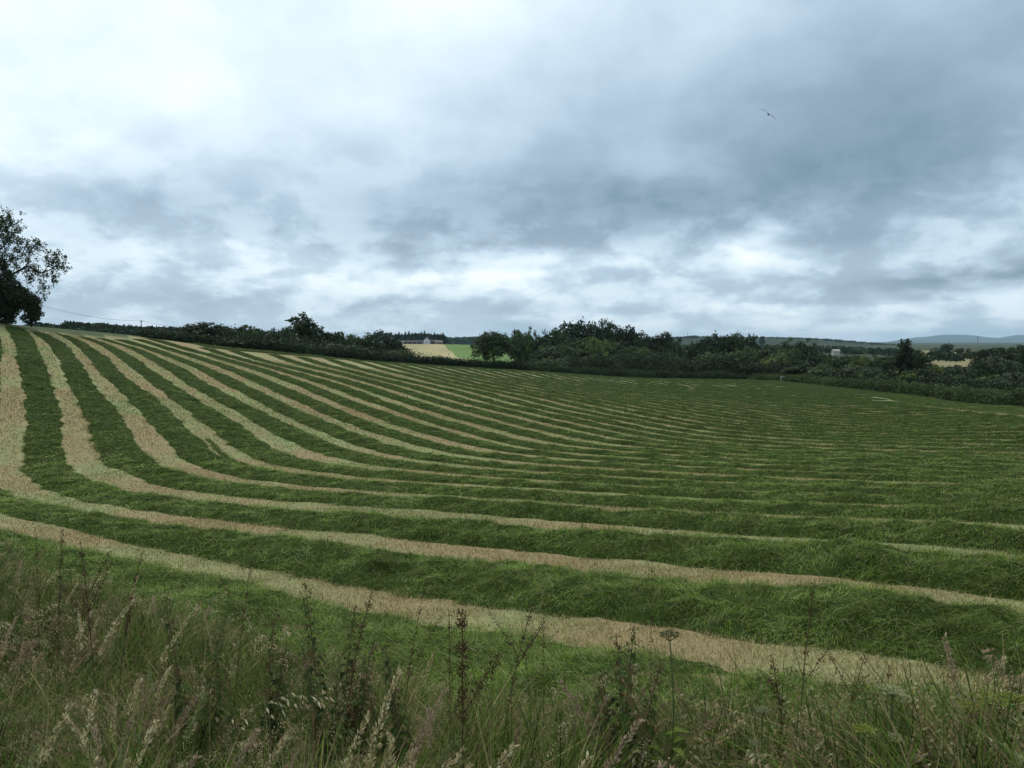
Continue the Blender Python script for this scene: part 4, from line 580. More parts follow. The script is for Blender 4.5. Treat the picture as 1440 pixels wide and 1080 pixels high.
GROUPS = {
 'left hedgerow back line': [(248, 468, 118, 24, 'bush', 'dark'), (285, 456, 124, 50, 'round', 'deep'), (316, 463, 128, 34, 'round', 'dark'), (344, 461, 132, 30, 'round', 'mid'), (365, 466, 134, 26, 'round', 'dark'), (384, 461, 136, 24, 'tall', 'dark'), (402, 462, 138, 26, 'round', 'grey'), (425, 439, 140, 46, 'tall', 'dark'), (440, 456, 141, 36, 'sparse', 'dark'), (455, 468, 142, 30, 'round', 'deep'), (474, 470, 144, 28, 'round', 'dark'), (497, 473, 146, 34, 'round', 'mid'), (520, 474, 148, 34, 'round', 'dark'), (545, 475, 150, 34, 'round', 'deep'), (560, 486, 150, 26, 'round', 'dark')],
 'left hedgerow front line': [(262, 476, 114, 34, 'bush', 'dark'), (300, 476, 117, 46, 'bush', 'mid'), (338, 478, 120, 44, 'bush', 'grey'), (378, 480, 124, 44, 'bush', 'dark'), (415, 482, 128, 46, 'bush', 'mid'), (452, 484, 131, 44, 'bush', 'grey'), (490, 486, 135, 44, 'bush', 'dark'), (524, 488, 140, 44, 'bush', 'deep'), (552, 491, 144, 40, 'bush', 'mid')],
 'central wood skyline': [(746, 466, 225, 24, 'round', 'mid'), (764, 470, 210, 32, 'round', 'dark'), (786, 460, 215, 42, 'round', 'dark'), (815, 448, 232, 52, 'round', 'deep'), (850, 451, 235, 46, 'broad', 'dark'), (880, 457, 232, 44, 'round', 'deep'), (906, 469, 225, 34, 'round', 'dark'), (932, 467, 215, 44, 'round', 'deep'), (952, 482, 210, 22, 'round', 'grey')],
 'central wood middle rows': [(772, 488, 188, 38, 'round', 'dark'), (784, 480, 200, 42, 'round', 'mid'), (812, 474, 205, 50, 'round', 'dark'), (838, 472, 200, 42, 'round', 'light'), (866, 476, 205, 46, 'round', 'dark'), (896, 486, 200, 42, 'round', 'mid'), (922, 492, 195, 38, 'round', 'dark'), (946, 500, 188, 34, 'round', 'mid')],
 'central wood front rows': [(775, 502, 174, 38, 'round', 'mid'), (804, 500, 178, 42, 'round', 'dark'), (832, 497, 178, 42, 'round', 'yellow'), (860, 502, 180, 40, 'round', 'mid'), (888, 506, 180, 38, 'bush', 'grey'), (915, 510, 178, 36, 'bush', 'mid'), (940, 513, 178, 34, 'bush', 'dark')],
 'dark copse beside central wood': [(972, 486, 225, 30, 'round', 'deep'), (992, 472, 240, 38, 'round', 'dark'), (1014, 467, 242, 42, 'round', 'deep'), (1036, 466, 242, 42, 'broad', 'dark'), (1057, 472, 240, 28, 'tall', 'dark'), (1056, 486, 232, 38, 'round', 'mid'), (1085, 486, 225, 34, 'round', 'dark'), (1110, 480, 215, 42, 'round', 'mid'), (1132, 481, 212, 34, 'round', 'dark')],
 'wood edge below dark copse': [(965, 508, 182, 34, 'bush', 'grey'), (990, 500, 185, 42, 'round', 'mid'), (1018, 495, 188, 46, 'round', 'light'), (1046, 494, 185, 40, 'round', 'mid'), (1072, 492, 186, 46, 'round', 'dark'), (1098, 498, 182, 46, 'round', 'light'), (1004, 517, 176, 40, 'bush', 'dark'), (1060, 516, 172, 46, 'bush', 'deep'), (1084, 506, 176, 44, 'round', 'yellow')],
 'back line behind right hedge': [(1152, 492, 178, 40, 'round', 'dark'), (1172, 500, 172, 36, 'round', 'mid'), (1192, 496, 168, 34, 'round', 'dark'), (1210, 497, 160, 32, 'round', 'light'), (1230, 500, 156, 36, 'round', 'mid'), (1252, 496, 150, 38, 'round', 'dark'), (1274, 478, 134, 34, 'tall', 'deep'), (1286, 488, 136, 40, 'round', 'dark'), (1306, 507, 140, 34, 'round', 'yellow'), (1330, 512, 150, 34, 'round', 'dark'), (1352, 511, 152, 32, 'round', 'grey'), (1378, 503, 158, 30, 'round', 'dark'), (1404, 497, 160, 46, 'round', 'grey'), (1385, 489, 185, 34, 'broad', 'deep'), (1424, 486, 176, 38, 'round', 'deep'), (1446, 481, 165, 36, 'round', 'dark')],
 'front line behind right hedge': [(1130, 508, 164, 46, 'round', 'dark'), (1160, 510, 156, 44, 'bush', 'mid'), (1188, 512, 150, 44, 'bush', 'dark'), (1214, 512, 144, 40, 'round', 'grey'), (1240, 514, 138, 42, 'bush', 'mid'), (1274, 516, 126, 40, 'bush', 'light'), (1300, 516, 126, 44, 'round', 'dark'), (1328, 520, 128, 46, 'bush', 'mid'), (1358, 522, 122, 50, 'bush', 'dark'), (1392, 520, 116, 54, 'bush', 'mid'), (1424, 520, 110, 46, 'bush', 'grey'), (1444, 540, 96, 34, 'bush', 'deep')],
}
def build_trees():
    for g, L in GROUPS.items():
        L = sorted(L)
        for i, (px, pt, Y, w, kind, tone) in enumerate(L):
            tree(px, pt - (5 if 'skyline' in g else 4 if 'copse' in g else 6 if 'back' in g and 'hedgerow' in g and kind != 'tall' else 3 if 'hedgerow' in g and kind != 'tall' else 2 if 'middle' in g else 0), Y, w, kind, tone, '%s %s %s, %s from the left in the %s' % (KN[kind], TN[tone], 'bush' if kind == 'bush' else 'tree', ordinal(i + 1), g), g, 'bush' if kind == 'bush' else 'tree', sink=.6)
    tree(693, 462, 152, 56, 'broad', 'dark', 'lone oak like tree with a spreading crown in the gap beside the bright green field', 'field trees', 'oak_tree')
    tree(730, 460, 205, 24, 'round', 'mid', 'rounded tree just behind the lone oak like tree', 'field trees')
    tree(1332, 481, 520, 13, 'round', 'dark', 'small round tree on the skyline above the tan field at right', 'field trees')
    tree(1350, 487, 560, 9, 'bush', 'dark', 'tiny bush on the skyline right of the small round tree', 'field trees', 'bush'); tree(1361, 488, 560, 6, 'bush', 'dark', 'tiniest bush at the right end of the tan field skyline', 'field trees', 'bush')
    tree(1322, 487, 560, 18, 'bush', 'dark', 'low wide bush left of the small round skyline tree', 'field trees', 'bush')
    tree(1072, 471, 1500, 6, 'round', 'deep', 'tiny skyline tree on the ridge right of the dark copse', 'field trees')
build_trees()
def build_left_trees():
    # sparse tree whose long limb reaches out to the right over the brow
    X, Y, zb = at(-14, 456, 88); zb = h1(X, Y) - .3; s = 88 / 1088
    def loc(px, py, dy=0.0): a, b, c = at(px, py, Y); return np.array([a - X, dy, c - zb])
    o = empty('tree', (X, Y, zb), label='tall thin tree with a long bare limb reaching right, cut by the left edge', cat='tree', group='trees on the brow at the left edge')
    t = MB(); f = MB(); r = np.random.default_rng(5)
    def limb(P, r0, r1): P = np.array(P); tube(t, P, np.linspace(r0, r1, len(P)), (.06, .05, .04), 6)
    T_ = [loc(-14, 460), loc(-12, 430, .3), loc(-14, 395), loc(-8, 360, -.3), loc(-10, 325), loc(-6, 303)]; limb(T_, .42, .06)
    L1 = [loc(-8, 400), loc(8, 388, .2), loc(22, 382, .3), loc(36, 374, .2), loc(48, 379), loc(60, 384, -.2), loc(72, 380, -.3), loc(84, 372, -.2), loc(90, 368)]; limb(L1, .16, .03)
    L2 = [loc(36, 374, .2), loc(40, 362), loc(46, 350, -.3), loc(54, 343), loc(58, 340)]; limb(L2, .07, .02)
    L3 = [loc(60, 384), loc(66, 372, .4), loc(72, 360), loc(82, 358)]; limb(L3, .06, .02); L4 = [loc(60, 384), loc(62, 396), loc(58, 408, .3), loc(60, 415)]; limb(L4, .05, .015); L5 = [loc(48, 379), loc(44, 392, -.3), loc(42, 398)]; limb(L5, .05, .015)
    L6 = [loc(-8, 360), loc(6, 345), loc(16, 330, .3), loc(22, 320)]; limb(L6, .10, .02); L7 = [loc(-10, 340), loc(2, 325, -.4), loc(8, 312), loc(10, 306)]; limb(L7, .08, .02); L8 = [loc(72, 380), loc(76, 390), loc(74, 398)]; limb(L8, .04, .015); L9 = [loc(16, 335), loc(28, 340, .2), loc(33, 338)]; limb(L9, .05, .015); L0 = [loc(-10, 380), loc(6, 368, .4), loc(20, 362), loc(28, 358)]; limb(L0, .09, .02)
    def leaves(P, n, sp, m=18):
        P = np.array(P); d = np.linspace(0, 1, len(P)); u = r.uniform(.3, 1, n); c = np.stack([np.interp(u, d, P[:, i]) for i in range(3)], -1) + r.normal(0, sp, (n, 3)); tone = r.uniform(.7, 1.3, n)
        Q = np.repeat(c, m, 0) + r.normal(0, .16, (n * m, 3)); k = len(Q); A_ = r.normal(0, 1, (k, 3)); A_ /= np.linalg.norm(A_, axis=1)[:, None]; B_ = np.cross(A_, r.normal(0, 1, (k, 3))); B_ /= np.linalg.norm(B_, axis=1)[:, None]; Ls = r.uniform(.07, .14, (k, 1))
        f.add(np.stack([Q - A_ * Ls, Q + B_ * Ls * .6, Q + A_ * Ls, Q - B_ * Ls * .6], 1).reshape(-1, 3), np.arange(k * 4).reshape(-1, 4), None, np.repeat(np.repeat(tone, m)[:, None] * np.ones(3), 4, 0))
    for P, n, sp in ((L1, 62, .40), (L2, 34, .34), (L3, 30, .38), (L4, 18, .3), (L5, 10, .2), (L6, 52, .5), (L7, 60, .55), (L8, 12, .25), (L9, 12, .25), (L0, 60, .6), (T_, 150, .8)): leaves(P, n, sp)
    t.build('trunk', M_BARK, o); f.build('crown', leaf_mat('dark'), o)
    # dense dark tree in front, overhanging the brow
    X2, Y2, _ = at(-6, 450, 84); zb2 = h1(X2, Y2) - .2; o2 = empty('tree', (X2, Y2, zb2), label='dense dark tree below the thin one, its drooping skirt touching the brow', cat='tree', group='trees on the brow at the left edge')
    def loc2(px, py, dy=0.0): a, b, c = at(px, py, Y2); return np.array([a - X2, dy, c - zb2])
    t2 = MB(); f2 = MB(); tube(t2, [loc2(-6, 462), loc2(-5, 430), loc2(-8, 385)], [.3, .22, .08], (.06, .05, .04), 7); tube(t2, [loc2(-4, 440), loc2(14, 425), loc2(34, 428), loc2(48, 440)], [.14, .1, .07, .03], (.06, .05, .04), 6); tube(t2, [loc2(8, 458), loc2(12, 440), loc2(18, 424)], [.12, .1, .06], (.06, .05, .04), 6); tube(t2, [loc2(44, 460), loc2(43, 445), loc2(40, 430)], [.1, .08, .05], (.06, .05, .04), 6)
    for cx, cy, rx, ry, n in [(-10, 372, 16, 14, 60), (-2, 390, 20, 20, 130), (8, 408, 20, 18, 150), (-6, 425, 26, 22, 190), (24, 416, 18, 13, 120), (38, 424, 16, 12, 110), (12, 434, 14, 12, 90), (46, 432, 9, 12, 60), (49, 443, 6, 10, 40), (40, 448, 8, 8, 30), (0, 446, 16, 11, 90), (14, 449, 8, 7, 26), (26, 424, 14, 8, 60)]:
        u = r.normal(0, 1, (n, 3)); u /= np.linalg.norm(u, axis=1)[:, None]; c = loc2(cx, cy) + u * np.array([rx, (rx + ry) / 2, ry]) * (84 / 1088) * r.uniform(.3, 1.05, (n, 1)) ** .5; m = 22; tone = r.uniform(.6, 1.3, n)
        Q = np.repeat(c, m, 0) + r.normal(0, .15, (n * m, 3)) * np.array([1.3, 1.3, .7]); k = len(Q); A_ = r.normal(0, 1, (k, 3)) * np.array([1, 1, .5]); A_ /= np.linalg.norm(A_, axis=1)[:, None]; B_ = np.cross(A_, r.normal(0, 1, (k, 3))); B_ /= np.linalg.norm(B_, axis=1)[:, None]; Ls = r.uniform(.07, .15, (k, 1))
        f2.add(np.stack([Q - A_ * Ls, Q + B_ * Ls * .6, Q + A_ * Ls, Q - B_ * Ls * .6], 1).reshape(-1, 3), np.arange(k * 4).reshape(-1, 4), None, np.repeat(np.repeat(tone, m)[:, None] * np.ones(3), 4, 0))
    t2.build('trunk', M_BARK, o2); f2.build('crown', leaf_mat('deep'), o2)
build_left_trees()

# ------------------------------------------------------------------ hedges
def hedge(name, pts, h, w, tone, label, dens=9, leaf=.09, cat='hedge', group=None, jag=.7, kind=None):
    """a hedge of leafy clumps along a line, its top and width wandering"""
    P = np.array(pts, float); d = np.r_[0, np.cumsum(np.hypot(*np.diff(P, axis=0).T))]; hp = np.broadcast_to(h, len(P)) if np.ndim(h) == 0 else np.array(h); nc = int(d[-1] * dens * (np.mean(hp) + w) / 2); u = rng.random(nc) * d[-1]
    T = np.gradient(P, axis=0); T /= np.hypot(*T.T)[:, None]; nx = -np.interp(u, d, T[:, 1]); ny = np.interp(u, d, T[:, 0]); sd = len(pts)
    top = np.interp(u, d, hp) * (1 - jag * .5 + jag * 1.15 * fbm(u / 3.4, u * 0 + sd, 5, 4)); lat = rng.uniform(-1, 1, nc) * w / 2 * (.6 + .8 * fbm(u / 2.7, u * 0 + 3, 15, 3)); zz = top * rng.random(nc) ** .7 * np.sqrt(np.clip(1 - (lat / (w * .75)) ** 2, .1, 1))
    x = np.interp(u, d, P[:, 0]) + nx * lat; y = np.interp(u, d, P[:, 1]) + ny * lat; Cc = np.stack([x, y, H_fast(x, y) + zz], -1); m = 24; tone_c = rng.uniform(.55, 1.5, nc) * (.7 + .6 * fbm(u / 6, u * 0, 44, 2)); sp = leaf * 2.4
    Q = np.repeat(Cc, m, 0) + rng.normal(0, 1, (nc * m, 3)) * sp; n = len(Q); A_ = rng.normal(0, 1, (n, 3)); A_ /= np.linalg.norm(A_, axis=1)[:, None]; B_ = np.cross(A_, rng.normal(0, 1, (n, 3))); B_ /= np.linalg.norm(B_, axis=1)[:, None]; Ls = rng.uniform(.6, 1.3, (n, 1)) * leaf
    tn = np.repeat(tone_c, m)[:, None] * rng.uniform(.75, 1.25, (n, 1)) * np.ones(3); base = np.array([P[0][0], P[0][1], H_fast(P[0][:1], P[0][1:2])[0]])
    mb = MB(); mb.add(np.stack([Q - A_ * Ls, Q + B_ * Ls * .6, Q + A_ * Ls, Q - B_ * Ls * .6], 1).reshape(-1, 3) - base, np.arange(n * 4).reshape(-1, 4), None, np.repeat(tn, 4, 0))
    return mb.build(name, leaf_mat(tone), loc=tuple(base), label=label, cat=cat, group=group, kind=kind)
B_ = BOUND
hedge('hedge', [(x, y + 1.2) for x, y in B_[4:13]], [.5, .7, .8, 1.0, 1.05, 1.05, 1.1, 1.3, 1.5], 1.8, 'deep', 'low dark hedge along the far edge of the field, left half', 44, .13)
hedge('hedge', [(x + .3, y + 1.2) for x, y in B_[12:17]], [1.3, 1.3, 1.4, 1.5, 1.4], 1.4, 'dark', 'low dark hedge under the central wood', 20, .10)
hedge('hedge', [(x + 1.2, y + .8) for x, y in B_[16:]] + [(B_[-1][0] + 1, B_[-1][1] - 30)], [1.1, 1.2, 1.3, 1.5, 1.7, 1.7], 2.0, 'mid', 'thick olive hedge running down the right side of the field', 16, .11)
# brambly undergrowth closing the feet of the woods
for nm, pts, h_, lab in [('undergrowth', [(12, 162), (30, 170), (48, 174), (62, 166)], 5.0, 'dark undergrowth filling the foot of the central wood'), ('undergrowth', [(-46, 121), (-38, 126), (-30, 137), (-20, 150)], 2.6, 'dark undergrowth filling the foot of the left hedgerow'), ('undergrowth', [(62, 158), (68, 136), (66, 118), (72, 100), (74, 84)], 2.2, 'dark undergrowth between the trees behind the right hedge')]:
    hedge(nm, pts, h_, 7.0, 'deep', lab, 4, .17, cat='undergrowth', jag=1.0, kind='stuff')
# ------------------------------------------------------------------ the far side of the valley
hayc = lambda x, y: np.array([.46, .38, .18]) * (1 - fbm(x / 25, y / 90, 3)[..., None]) + np.array([.27, .25, .12]) * fbm(x / 25, y / 90, 3)[..., None]
greenc = lambda x, y: np.array([.12, .19, .045]) * (.85 + .3 * fbm(x / 30, y / 30, 5)[..., None])
def P2(px, Y): return ((px - 720) / 1088 * Y, Y)
sheet('hay_field', [P2(560, 330), P2(700, 330), P2(622, 880), P2(530, 880)], 60, hayc, .35)
sheet('pasture', [P2(700, 330), P2(770, 330), P2(700, 880), P2(622, 880)], 60, greenc, .35)
sheet('hay_field', [P2(1290, 420), P2(1440, 420), P2(1362, 760), P2(1296, 760)], 50, lambda x, y: hayc(x, y) * .62, .4)
sheet('pasture', [P2(190, 210), P2(262, 210), P2(256, 330), P2(196, 330)], 30, lambda x, y: np.array([.17, .23, .07]) + 0 * x[..., None], .3)
def hill(name, Y, depth, prof, col, label=None, rough=0.0, seed=0):
    """a long hill whose skyline passes through the (px, py) points at distance Y"""
    px = np.linspace(prof[0][0], prof[-1][0], 160); py = np.interp(px, [p[0] for p in prof], [p[1] for p in prof]) + rough * (fbm(px / 14, px * 0, seed, 3) - .5)
    t = np.linspace(-1, 1, 25); V = []
    for a, b in zip(px, py):
        X, _, Z = at(a, b, Y)
        for s in t:
            yy = Y + s * depth; x = X * yy / Y; g = h1f2(x, yy); k = (1 - s * s) ** 1.3; V.append((x, yy, g - 3 + (Z - g + 3) * k))
    V = np.array(V); n = 25; i = np.arange(159)[:, None] * n + np.arange(24)[None]; Q = np.stack([i, i + n, i + n + 1, i + 1], -1).reshape(-1, 4)
    nn = fbm(V[:, 0] / (depth * .25), V[:, 1] / (depth * .22), seed + 3, 3)[:, None]; mb = MB(); mb.add(V, Q, None, np.array(col[0]) * (1 - nn) + np.array(col[1]) * nn); return mb.build(name, M_FAR, smooth=True, kind='structure')
_fh = {}
def h1f2(x, y): return EYE - 12.0
hill('hills', 2600, 700, [(880, 482), (930, 476), (965, 474), (1010, 474), (1075, 474.5), (1120, 475), (1160, 477), (1210, 481), (1250, 484.5), (1300, 487), (1400, 490)], [(.022, .036, .020), (.060, .068, .036)], seed=3)
hill('hills', 2300, 600, [(540, 486), (600, 477), (640, 475), (668, 473), (720, 474), (760, 480), (800, 486)], [(.03, .055, .028), (.045, .08, .036)], seed=9)
hill('hills', 1500, 500, [(-200, 468), (0, 470), (100, 470), (250, 474), (400, 480), (560, 486)], [(.025, .04, .02), (.04, .055, .03)], seed=12)
hill('mountains', 14500, 1800, [(1180, 487), (1240, 482), (1275, 476), (1300, 473.5), (1330, 470.5), (1360, 470.5), (1385, 474), (1405, 475), (1430, 471), (1460, 470), (1500, 474), (1560, 470), (1640, 478)], [(.06, .08, .06), (.09, .10, .08)], rough=1.2, seed=21)
def far_wood(label, pts, n, size, tone, spread):
    """a distant wood that reads as one dark mass: many overlapping leafy crowns in one object"""
    mb = MB(); r = np.random.default_rng(int(pts[0][0]) + 5)
    px = r.uniform(pts[0][0], pts[-1][0], n); py = np.interp(px, [p[0] for p in pts], [p[1] for p in pts]); Yd = np.interp(px, [p[0] for p in pts], [p[2] for p in pts]) * r.uniform(1 - spread, 1 + spread, n)
    for a, b, Y in zip(px, py, Yd):
        X, _, Z = at(a, b, Y); s = size * r.uniform(.6, 1.35); m = 90; u = r.normal(0, 1, (m, 3)); u /= np.linalg.norm(u, axis=1)[:, None]; u[:, 2] = np.abs(u[:, 2]) * 1.6 - .7
        c = np.array([X, Y, Z - s * .55]) + u * s * np.array([1.05, 1.05, .8]) * r.uniform(.7, 1.05, (m, 1)); A_ = r.normal(0, 1, (m, 3)); A_ /= np.linalg.norm(A_, axis=1)[:, None]; Bq = np.cross(A_, r.normal(0, 1, (m, 3))); Bq /= np.linalg.norm(Bq, axis=1)[:, None]; L = s * r.uniform(.25, .5, (m, 1))
        mb.add(np.stack([c - A_ * L, c + Bq * L * .7, c + A_ * L, c - Bq * L * .7], 1).reshape(-1, 3), np.arange(m * 4).reshape(-1, 4), None, np.repeat(r.uniform(.7, 1.3) * r.uniform(.8, 1.2, (m, 1)) * np.ones(3), 4, 0))
    return mb.build('woodland', leaf_mat(tone), kind='stuff', label=label, cat='woodland')
far_wood('dark line of distant woodland on the skyline at the left', [(30, 463, 430), (60, 460, 430), (85, 463, 440), (100, 457.5, 440), (125, 460, 450), (145, 459.5, 450), (170, 463, 460), (210, 464, 480), (262, 466, 480)], 330, 4.6, 'deep', .12)
far_wood('second lower band of distant woodland under the left skyline', [(30, 466, 380), (130, 467, 390), (262, 470, 420)], 260, 3.6, 'deep', .1)
far_wood('scattered dark copses along the ridge at right', [(940, 476, 2400), (975, 473, 2500), (1020, 475.5, 2500), (1075, 475, 2500), (1120, 476, 2500), (1165, 478, 2400), (1210, 481.5, 2400), (1262, 486, 2200)], 330, 8, 'dark', .06)
far_wood('lower copses and hedges on the slope below the right ridge', [(950, 487, 1200), (1080, 487, 1300), (1160, 489, 1200), (1250, 494, 900), (1285, 496, 800)], 480, 6, 'dark', .35)
far_wood('tree belt on the hill right of the farmhouse', [(600, 476.5, 1700), (640, 476, 1900), (700, 475, 2000)], 120, 8, 'mid', .05)
far_wood('hedge line at the foot of the hill behind the bright green field', [(616, 484, 890), (680, 486, 890), (760, 488, 800)], 130, 2.6, 'deep', .02)
far_wood('scrub and hedges around the tan field at right', [(1300, 494, 430), (1345, 500, 360), (1390, 492, 330), (1440, 489, 300)], 38, 2.0, 'dark', .16)
far_wood('dark skirt of the spruce belt behind the farm', [(548, 473, 985), (590, 472, 985), (626, 473, 985)], 60, 6, 'deep', .01)
# conifer belt behind the farm: each spire a tree
def conifer_mesh():
    mb = MB(); r = np.random.default_rng(2); n = 1500; f = r.random(n) ** .9; a = r.uniform(0, 2 * pi, n); rad = .30 * (1 - f) ** .75 * r.uniform(.35, 1.1, n); P = np.c_[np.cos(a) * rad, np.sin(a) * rad, .05 + .95 * f]; D = np.c_[np.cos(a), np.sin(a), np.full(n, -.35)]; s = np.c_[-np.sin(a), np.cos(a), np.zeros(n)]; L = (.11 * (1.15 - f))[:, None]
    mb.add(np.stack([P - D * L * .4, P + s * L * .5, P + D * L, P - s * L * .5], 1).reshape(-1, 3), np.arange(n * 4).reshape(-1, 4), None, np.repeat(r.uniform(.7, 1.3, (n, 1)) * np.ones(3), 4, 0)); return mb.mesh('crown', leaf_mat('deep'))
CM = conifer_mesh(); _tm = MB(); tube(_tm, [(0, 0, -.02), (0, 0, .5), (0, 0, .97)], [.014, .01, .002], (.06, .05, .04), 6); CT = _tm.mesh('trunk', M_BARK)
spires = sorted([(545, 469), (550, 466.5), (556, 468), (561, 466), (565, 468), (570, 465.5), (575, 465), (579, 468), (584, 467), (589, 468), (593, 466), (597, 464.5), (602, 467.5), (606, 468), (611, 467), (615, 469), (620, 468), (623, 467), (559, 470), (568, 470), (582, 470), (600, 470), (609, 470)])
for i, (px, py) in enumerate(spires):
    Y = 960 + random.uniform(-25, 25); X, _, zt = at(px, py, Y); zb = h1(X, Y); o = empty('conifer', (X, Y, zb), random.uniform(0, 6), label='dark conifer, %s from the left in the spruce belt behind the farm' % ordinal(i + 1), cat='conifer', group='spruce belt behind the farm'); h = zt - zb; o.scale = (h * 1.05, h * 1.05, h)
    for nm, me in (('crown', CM), ('trunk', CT)): c = bpy.data.objects.new(nm, me); COL.objects.link(c); c.parent = o
for i, (px, py, w) in enumerate([(528, 465, 9), (536, 463, 11), (543, 466, 9)]): tree(px, py, 930, w, 'round', 'deep', 'dark broadleaf tree, %s of three left of the spruce belt' % ordinal(i + 1), 'broadleaf trees by the farm')
# farm
def gable(o, x0, x1, y0, y1, z0, ze, zr, wall, roof, axis='x'):
    w = MB(); rf = MB(); e = .35
    if axis == 'x':
        ym = (y0 + y1) / 2; v = [(x0, y0, z0), (x1, y0, z0), (x1, y1, z0), (x0, y1, z0), (x0, y0, ze), (x1, y0, ze), (x1, y1, ze), (x0, y1, ze), (x0, ym, zr), (x1, ym, zr)]
        w.add(v, [(0, 1, 5, 4), (2, 3, 7, 6)], [(0, 4, 7), (0, 7, 3), (4, 8, 7), (1, 2, 6), (1, 6, 5), (5, 6, 9)], wall); k = (zr - ze) / (ym - y0)
        for s, yy in ((1, y0 - e), (-1, y1 + e)): zz = ze - k * e; rf.add([(x0 - e, yy, zz), (x1 + e, yy, zz), (x1 + e, ym, zr + .05), (x0 - e, ym, zr + .05), (x0 - e, yy, zz + .25), (x1 + e, yy, zz + .25), (x1 + e, ym, zr + .3), (x0 - e, ym, zr + .3)], [(0, 3, 2, 1), (4, 5, 6, 7), (0, 1, 5, 4), (1, 2, 6, 5), (3, 0, 4, 7)], None, roof)
    else:
        xm = (x0 + x1) / 2; v = [(x0, y0, z0), (x1, y0, z0), (x1, y1, z0), (x0, y1, z0), (x0, y0, ze), (x1, y0, ze), (x1, y1, ze), (x0, y1, ze), (xm, y0, zr), (xm, y1, zr)]
        w.add(v, [(0, 1, 5, 4), (1, 2, 6, 5), (2, 3, 7, 6), (3, 0, 4, 7)], [(4, 5, 8), (6, 7, 9)], wall); k = (zr - ze) / (xm - x0)
        for xx in (x0 - e, x1 + e): zz = ze - k * e; rf.add([(xx, y0 - e, zz), (xx, y1 + e, zz), (xm, y1 + e, zr + .05), (xm, y0 - e, zr + .05), (xx, y0 - e, zz + .25), (xx, y1 + e, zz + .25), (xm, y1 + e, zr + .3), (xm, y0 - e, zr + .3)], [(0, 1, 2, 3), (4, 7, 6, 5), (0, 4, 5, 1), (3, 7, 4, 0), (1, 5, 6, 2)], None, roof)
    w.build('wall', M_PAINT, o); return rf.build('roof', M_PAINT, o)
def pane(o, x0, x1, y, z0, z1): m = MB(); box(m, (x0, y - .08, z0), (x1, y + .02, z1), (.02, .025, .03)); f = m.build('window', M_PAINT, o); return f
YF = 900
def farm_base(px, name, label, cat='building'):
    X, _, _ = at(px, 484, YF); return empty(name, (X, YF, h1(X, YF) + .3), label=label, cat=cat, group='farm buildings on the far slope')
o = farm_base(600, 'farmhouse', 'white gabled farmhouse below the spruce belt'); r_ = gable(o, -3.6, 3.6, 0, 11, -1, 4.0, 7.6, (.75, .75, .72), (.07, .07, .075), 'y'); m = MB(); box(m, (-.4, 5, 7.2), (.4, 6, 8.8), (.5, .48, .45)); m.build('chimney', M_PAINT, r_); pane(o, -1.8, -.7, 0, 1, 2.2); pane(o, .7, 1.8, 0, 1, 2.2); pane(o, -.5, .5, 0, 3.8, 5)
o = farm_base(608, 'barn', 'dark roofed barn joined to the right of the white farmhouse'); gable(o, -4, 4.5, 2, 10, -1, 2.6, 4.8, (.18, .15, .13), (.05, .05, .055)); m = MB(); box(m, (-1, 1.88, -1), (1.6, 2.0, 2.2), (.05, .05, .05)); m.build('door', M_WOOD, o)
o = farm_base(617, 'barn', 'barn with a dull pink roof and pale end wall, rightmost of the farm'); gable(o, -4, 4, 0, 8, -1, 2.3, 4.2, (.36, .33, .28), (.17, .12, .11)); pane(o, -2, -1, 0, .8, 1.9); pane(o, 1, 2, 0, .8, 1.9)
o = farm_base(574, 'farm_shed', 'long low farm shed with a dark roof left of the white house'); gable(o, -19, 17, 3, 11, -1, 2.2, 4.2, (.22, .18, .15), (.05, .048, .05))
for k in range(6): m = MB(); box(m, (-16 + k * 5.5, 2.9, -1), (-13.6 + k * 5.5, 3.0, 1.8), (.04, .04, .04)); m.build('door', M_WOOD, o)
o = farm_base(566.5, 'silo', 'small round white tank in front of the long shed', 'tank'); m = MB(); tube(m, [(0, -3, -1), (0, -3, 2.6), (0, -3, 3.0), (0, -3, 3.3)], [1.25, 1.25, .9, .1], (.75, .75, .72), 18); m.build('tank', M_PAINT, o); m = MB(); tube(m, [(0, -3, 3.2), (0, -3, 3.6)], [.3, .25], (.5, .5, .5), 10); m.build('hatch', M_PAINT, o)
o = farm_base(550, 'cottage', 'small white cottage half hidden left of the long shed'); gable(o, -2, 2, 4, 10, 3.2, 6.0, 7.8, (.72, .72, .7), (.09, .09, .09), 'y'); m = MB(); box(m, (-2.2, 4, -1), (2.2, 10, 3.2), (.3, .28, .25)); m.build('basement', M_PAINT, o)
X, Y, Z = at(1177, 494, 640); o = empty('house', (X, Y, Z - 3), label='far house with a pale roof among trees right of centre', cat='building'); gable(o, -2.6, 2.6, 0, 5, -5, 3.0, 4.4, (.4, .38, .34), (.34, .33, .30))
for px in (1246, 1254): X, Y, Z = at(px, 499, 600); o = empty('farm_shed', (X, Y, Z - 1.5), label='%s of two pale low sheds left of the tall two headed tree' % ('left' if px == 1246 else 'right'), cat='building'); gable(o, -2, 2, 0, 6, -4, 1.2, 2.2, (.35, .33, .30), (.36, .35, .34))
X, Y, Z = at(949, 483, 1000); o = empty('farm_shed', (X, Y, Z - 4), label='pale distant shed right of the central wood', cat='building'); gable(o, -5, 5, 0, 8, -6, 3, 5, (.5, .48, .44), (.45, .45, .45))
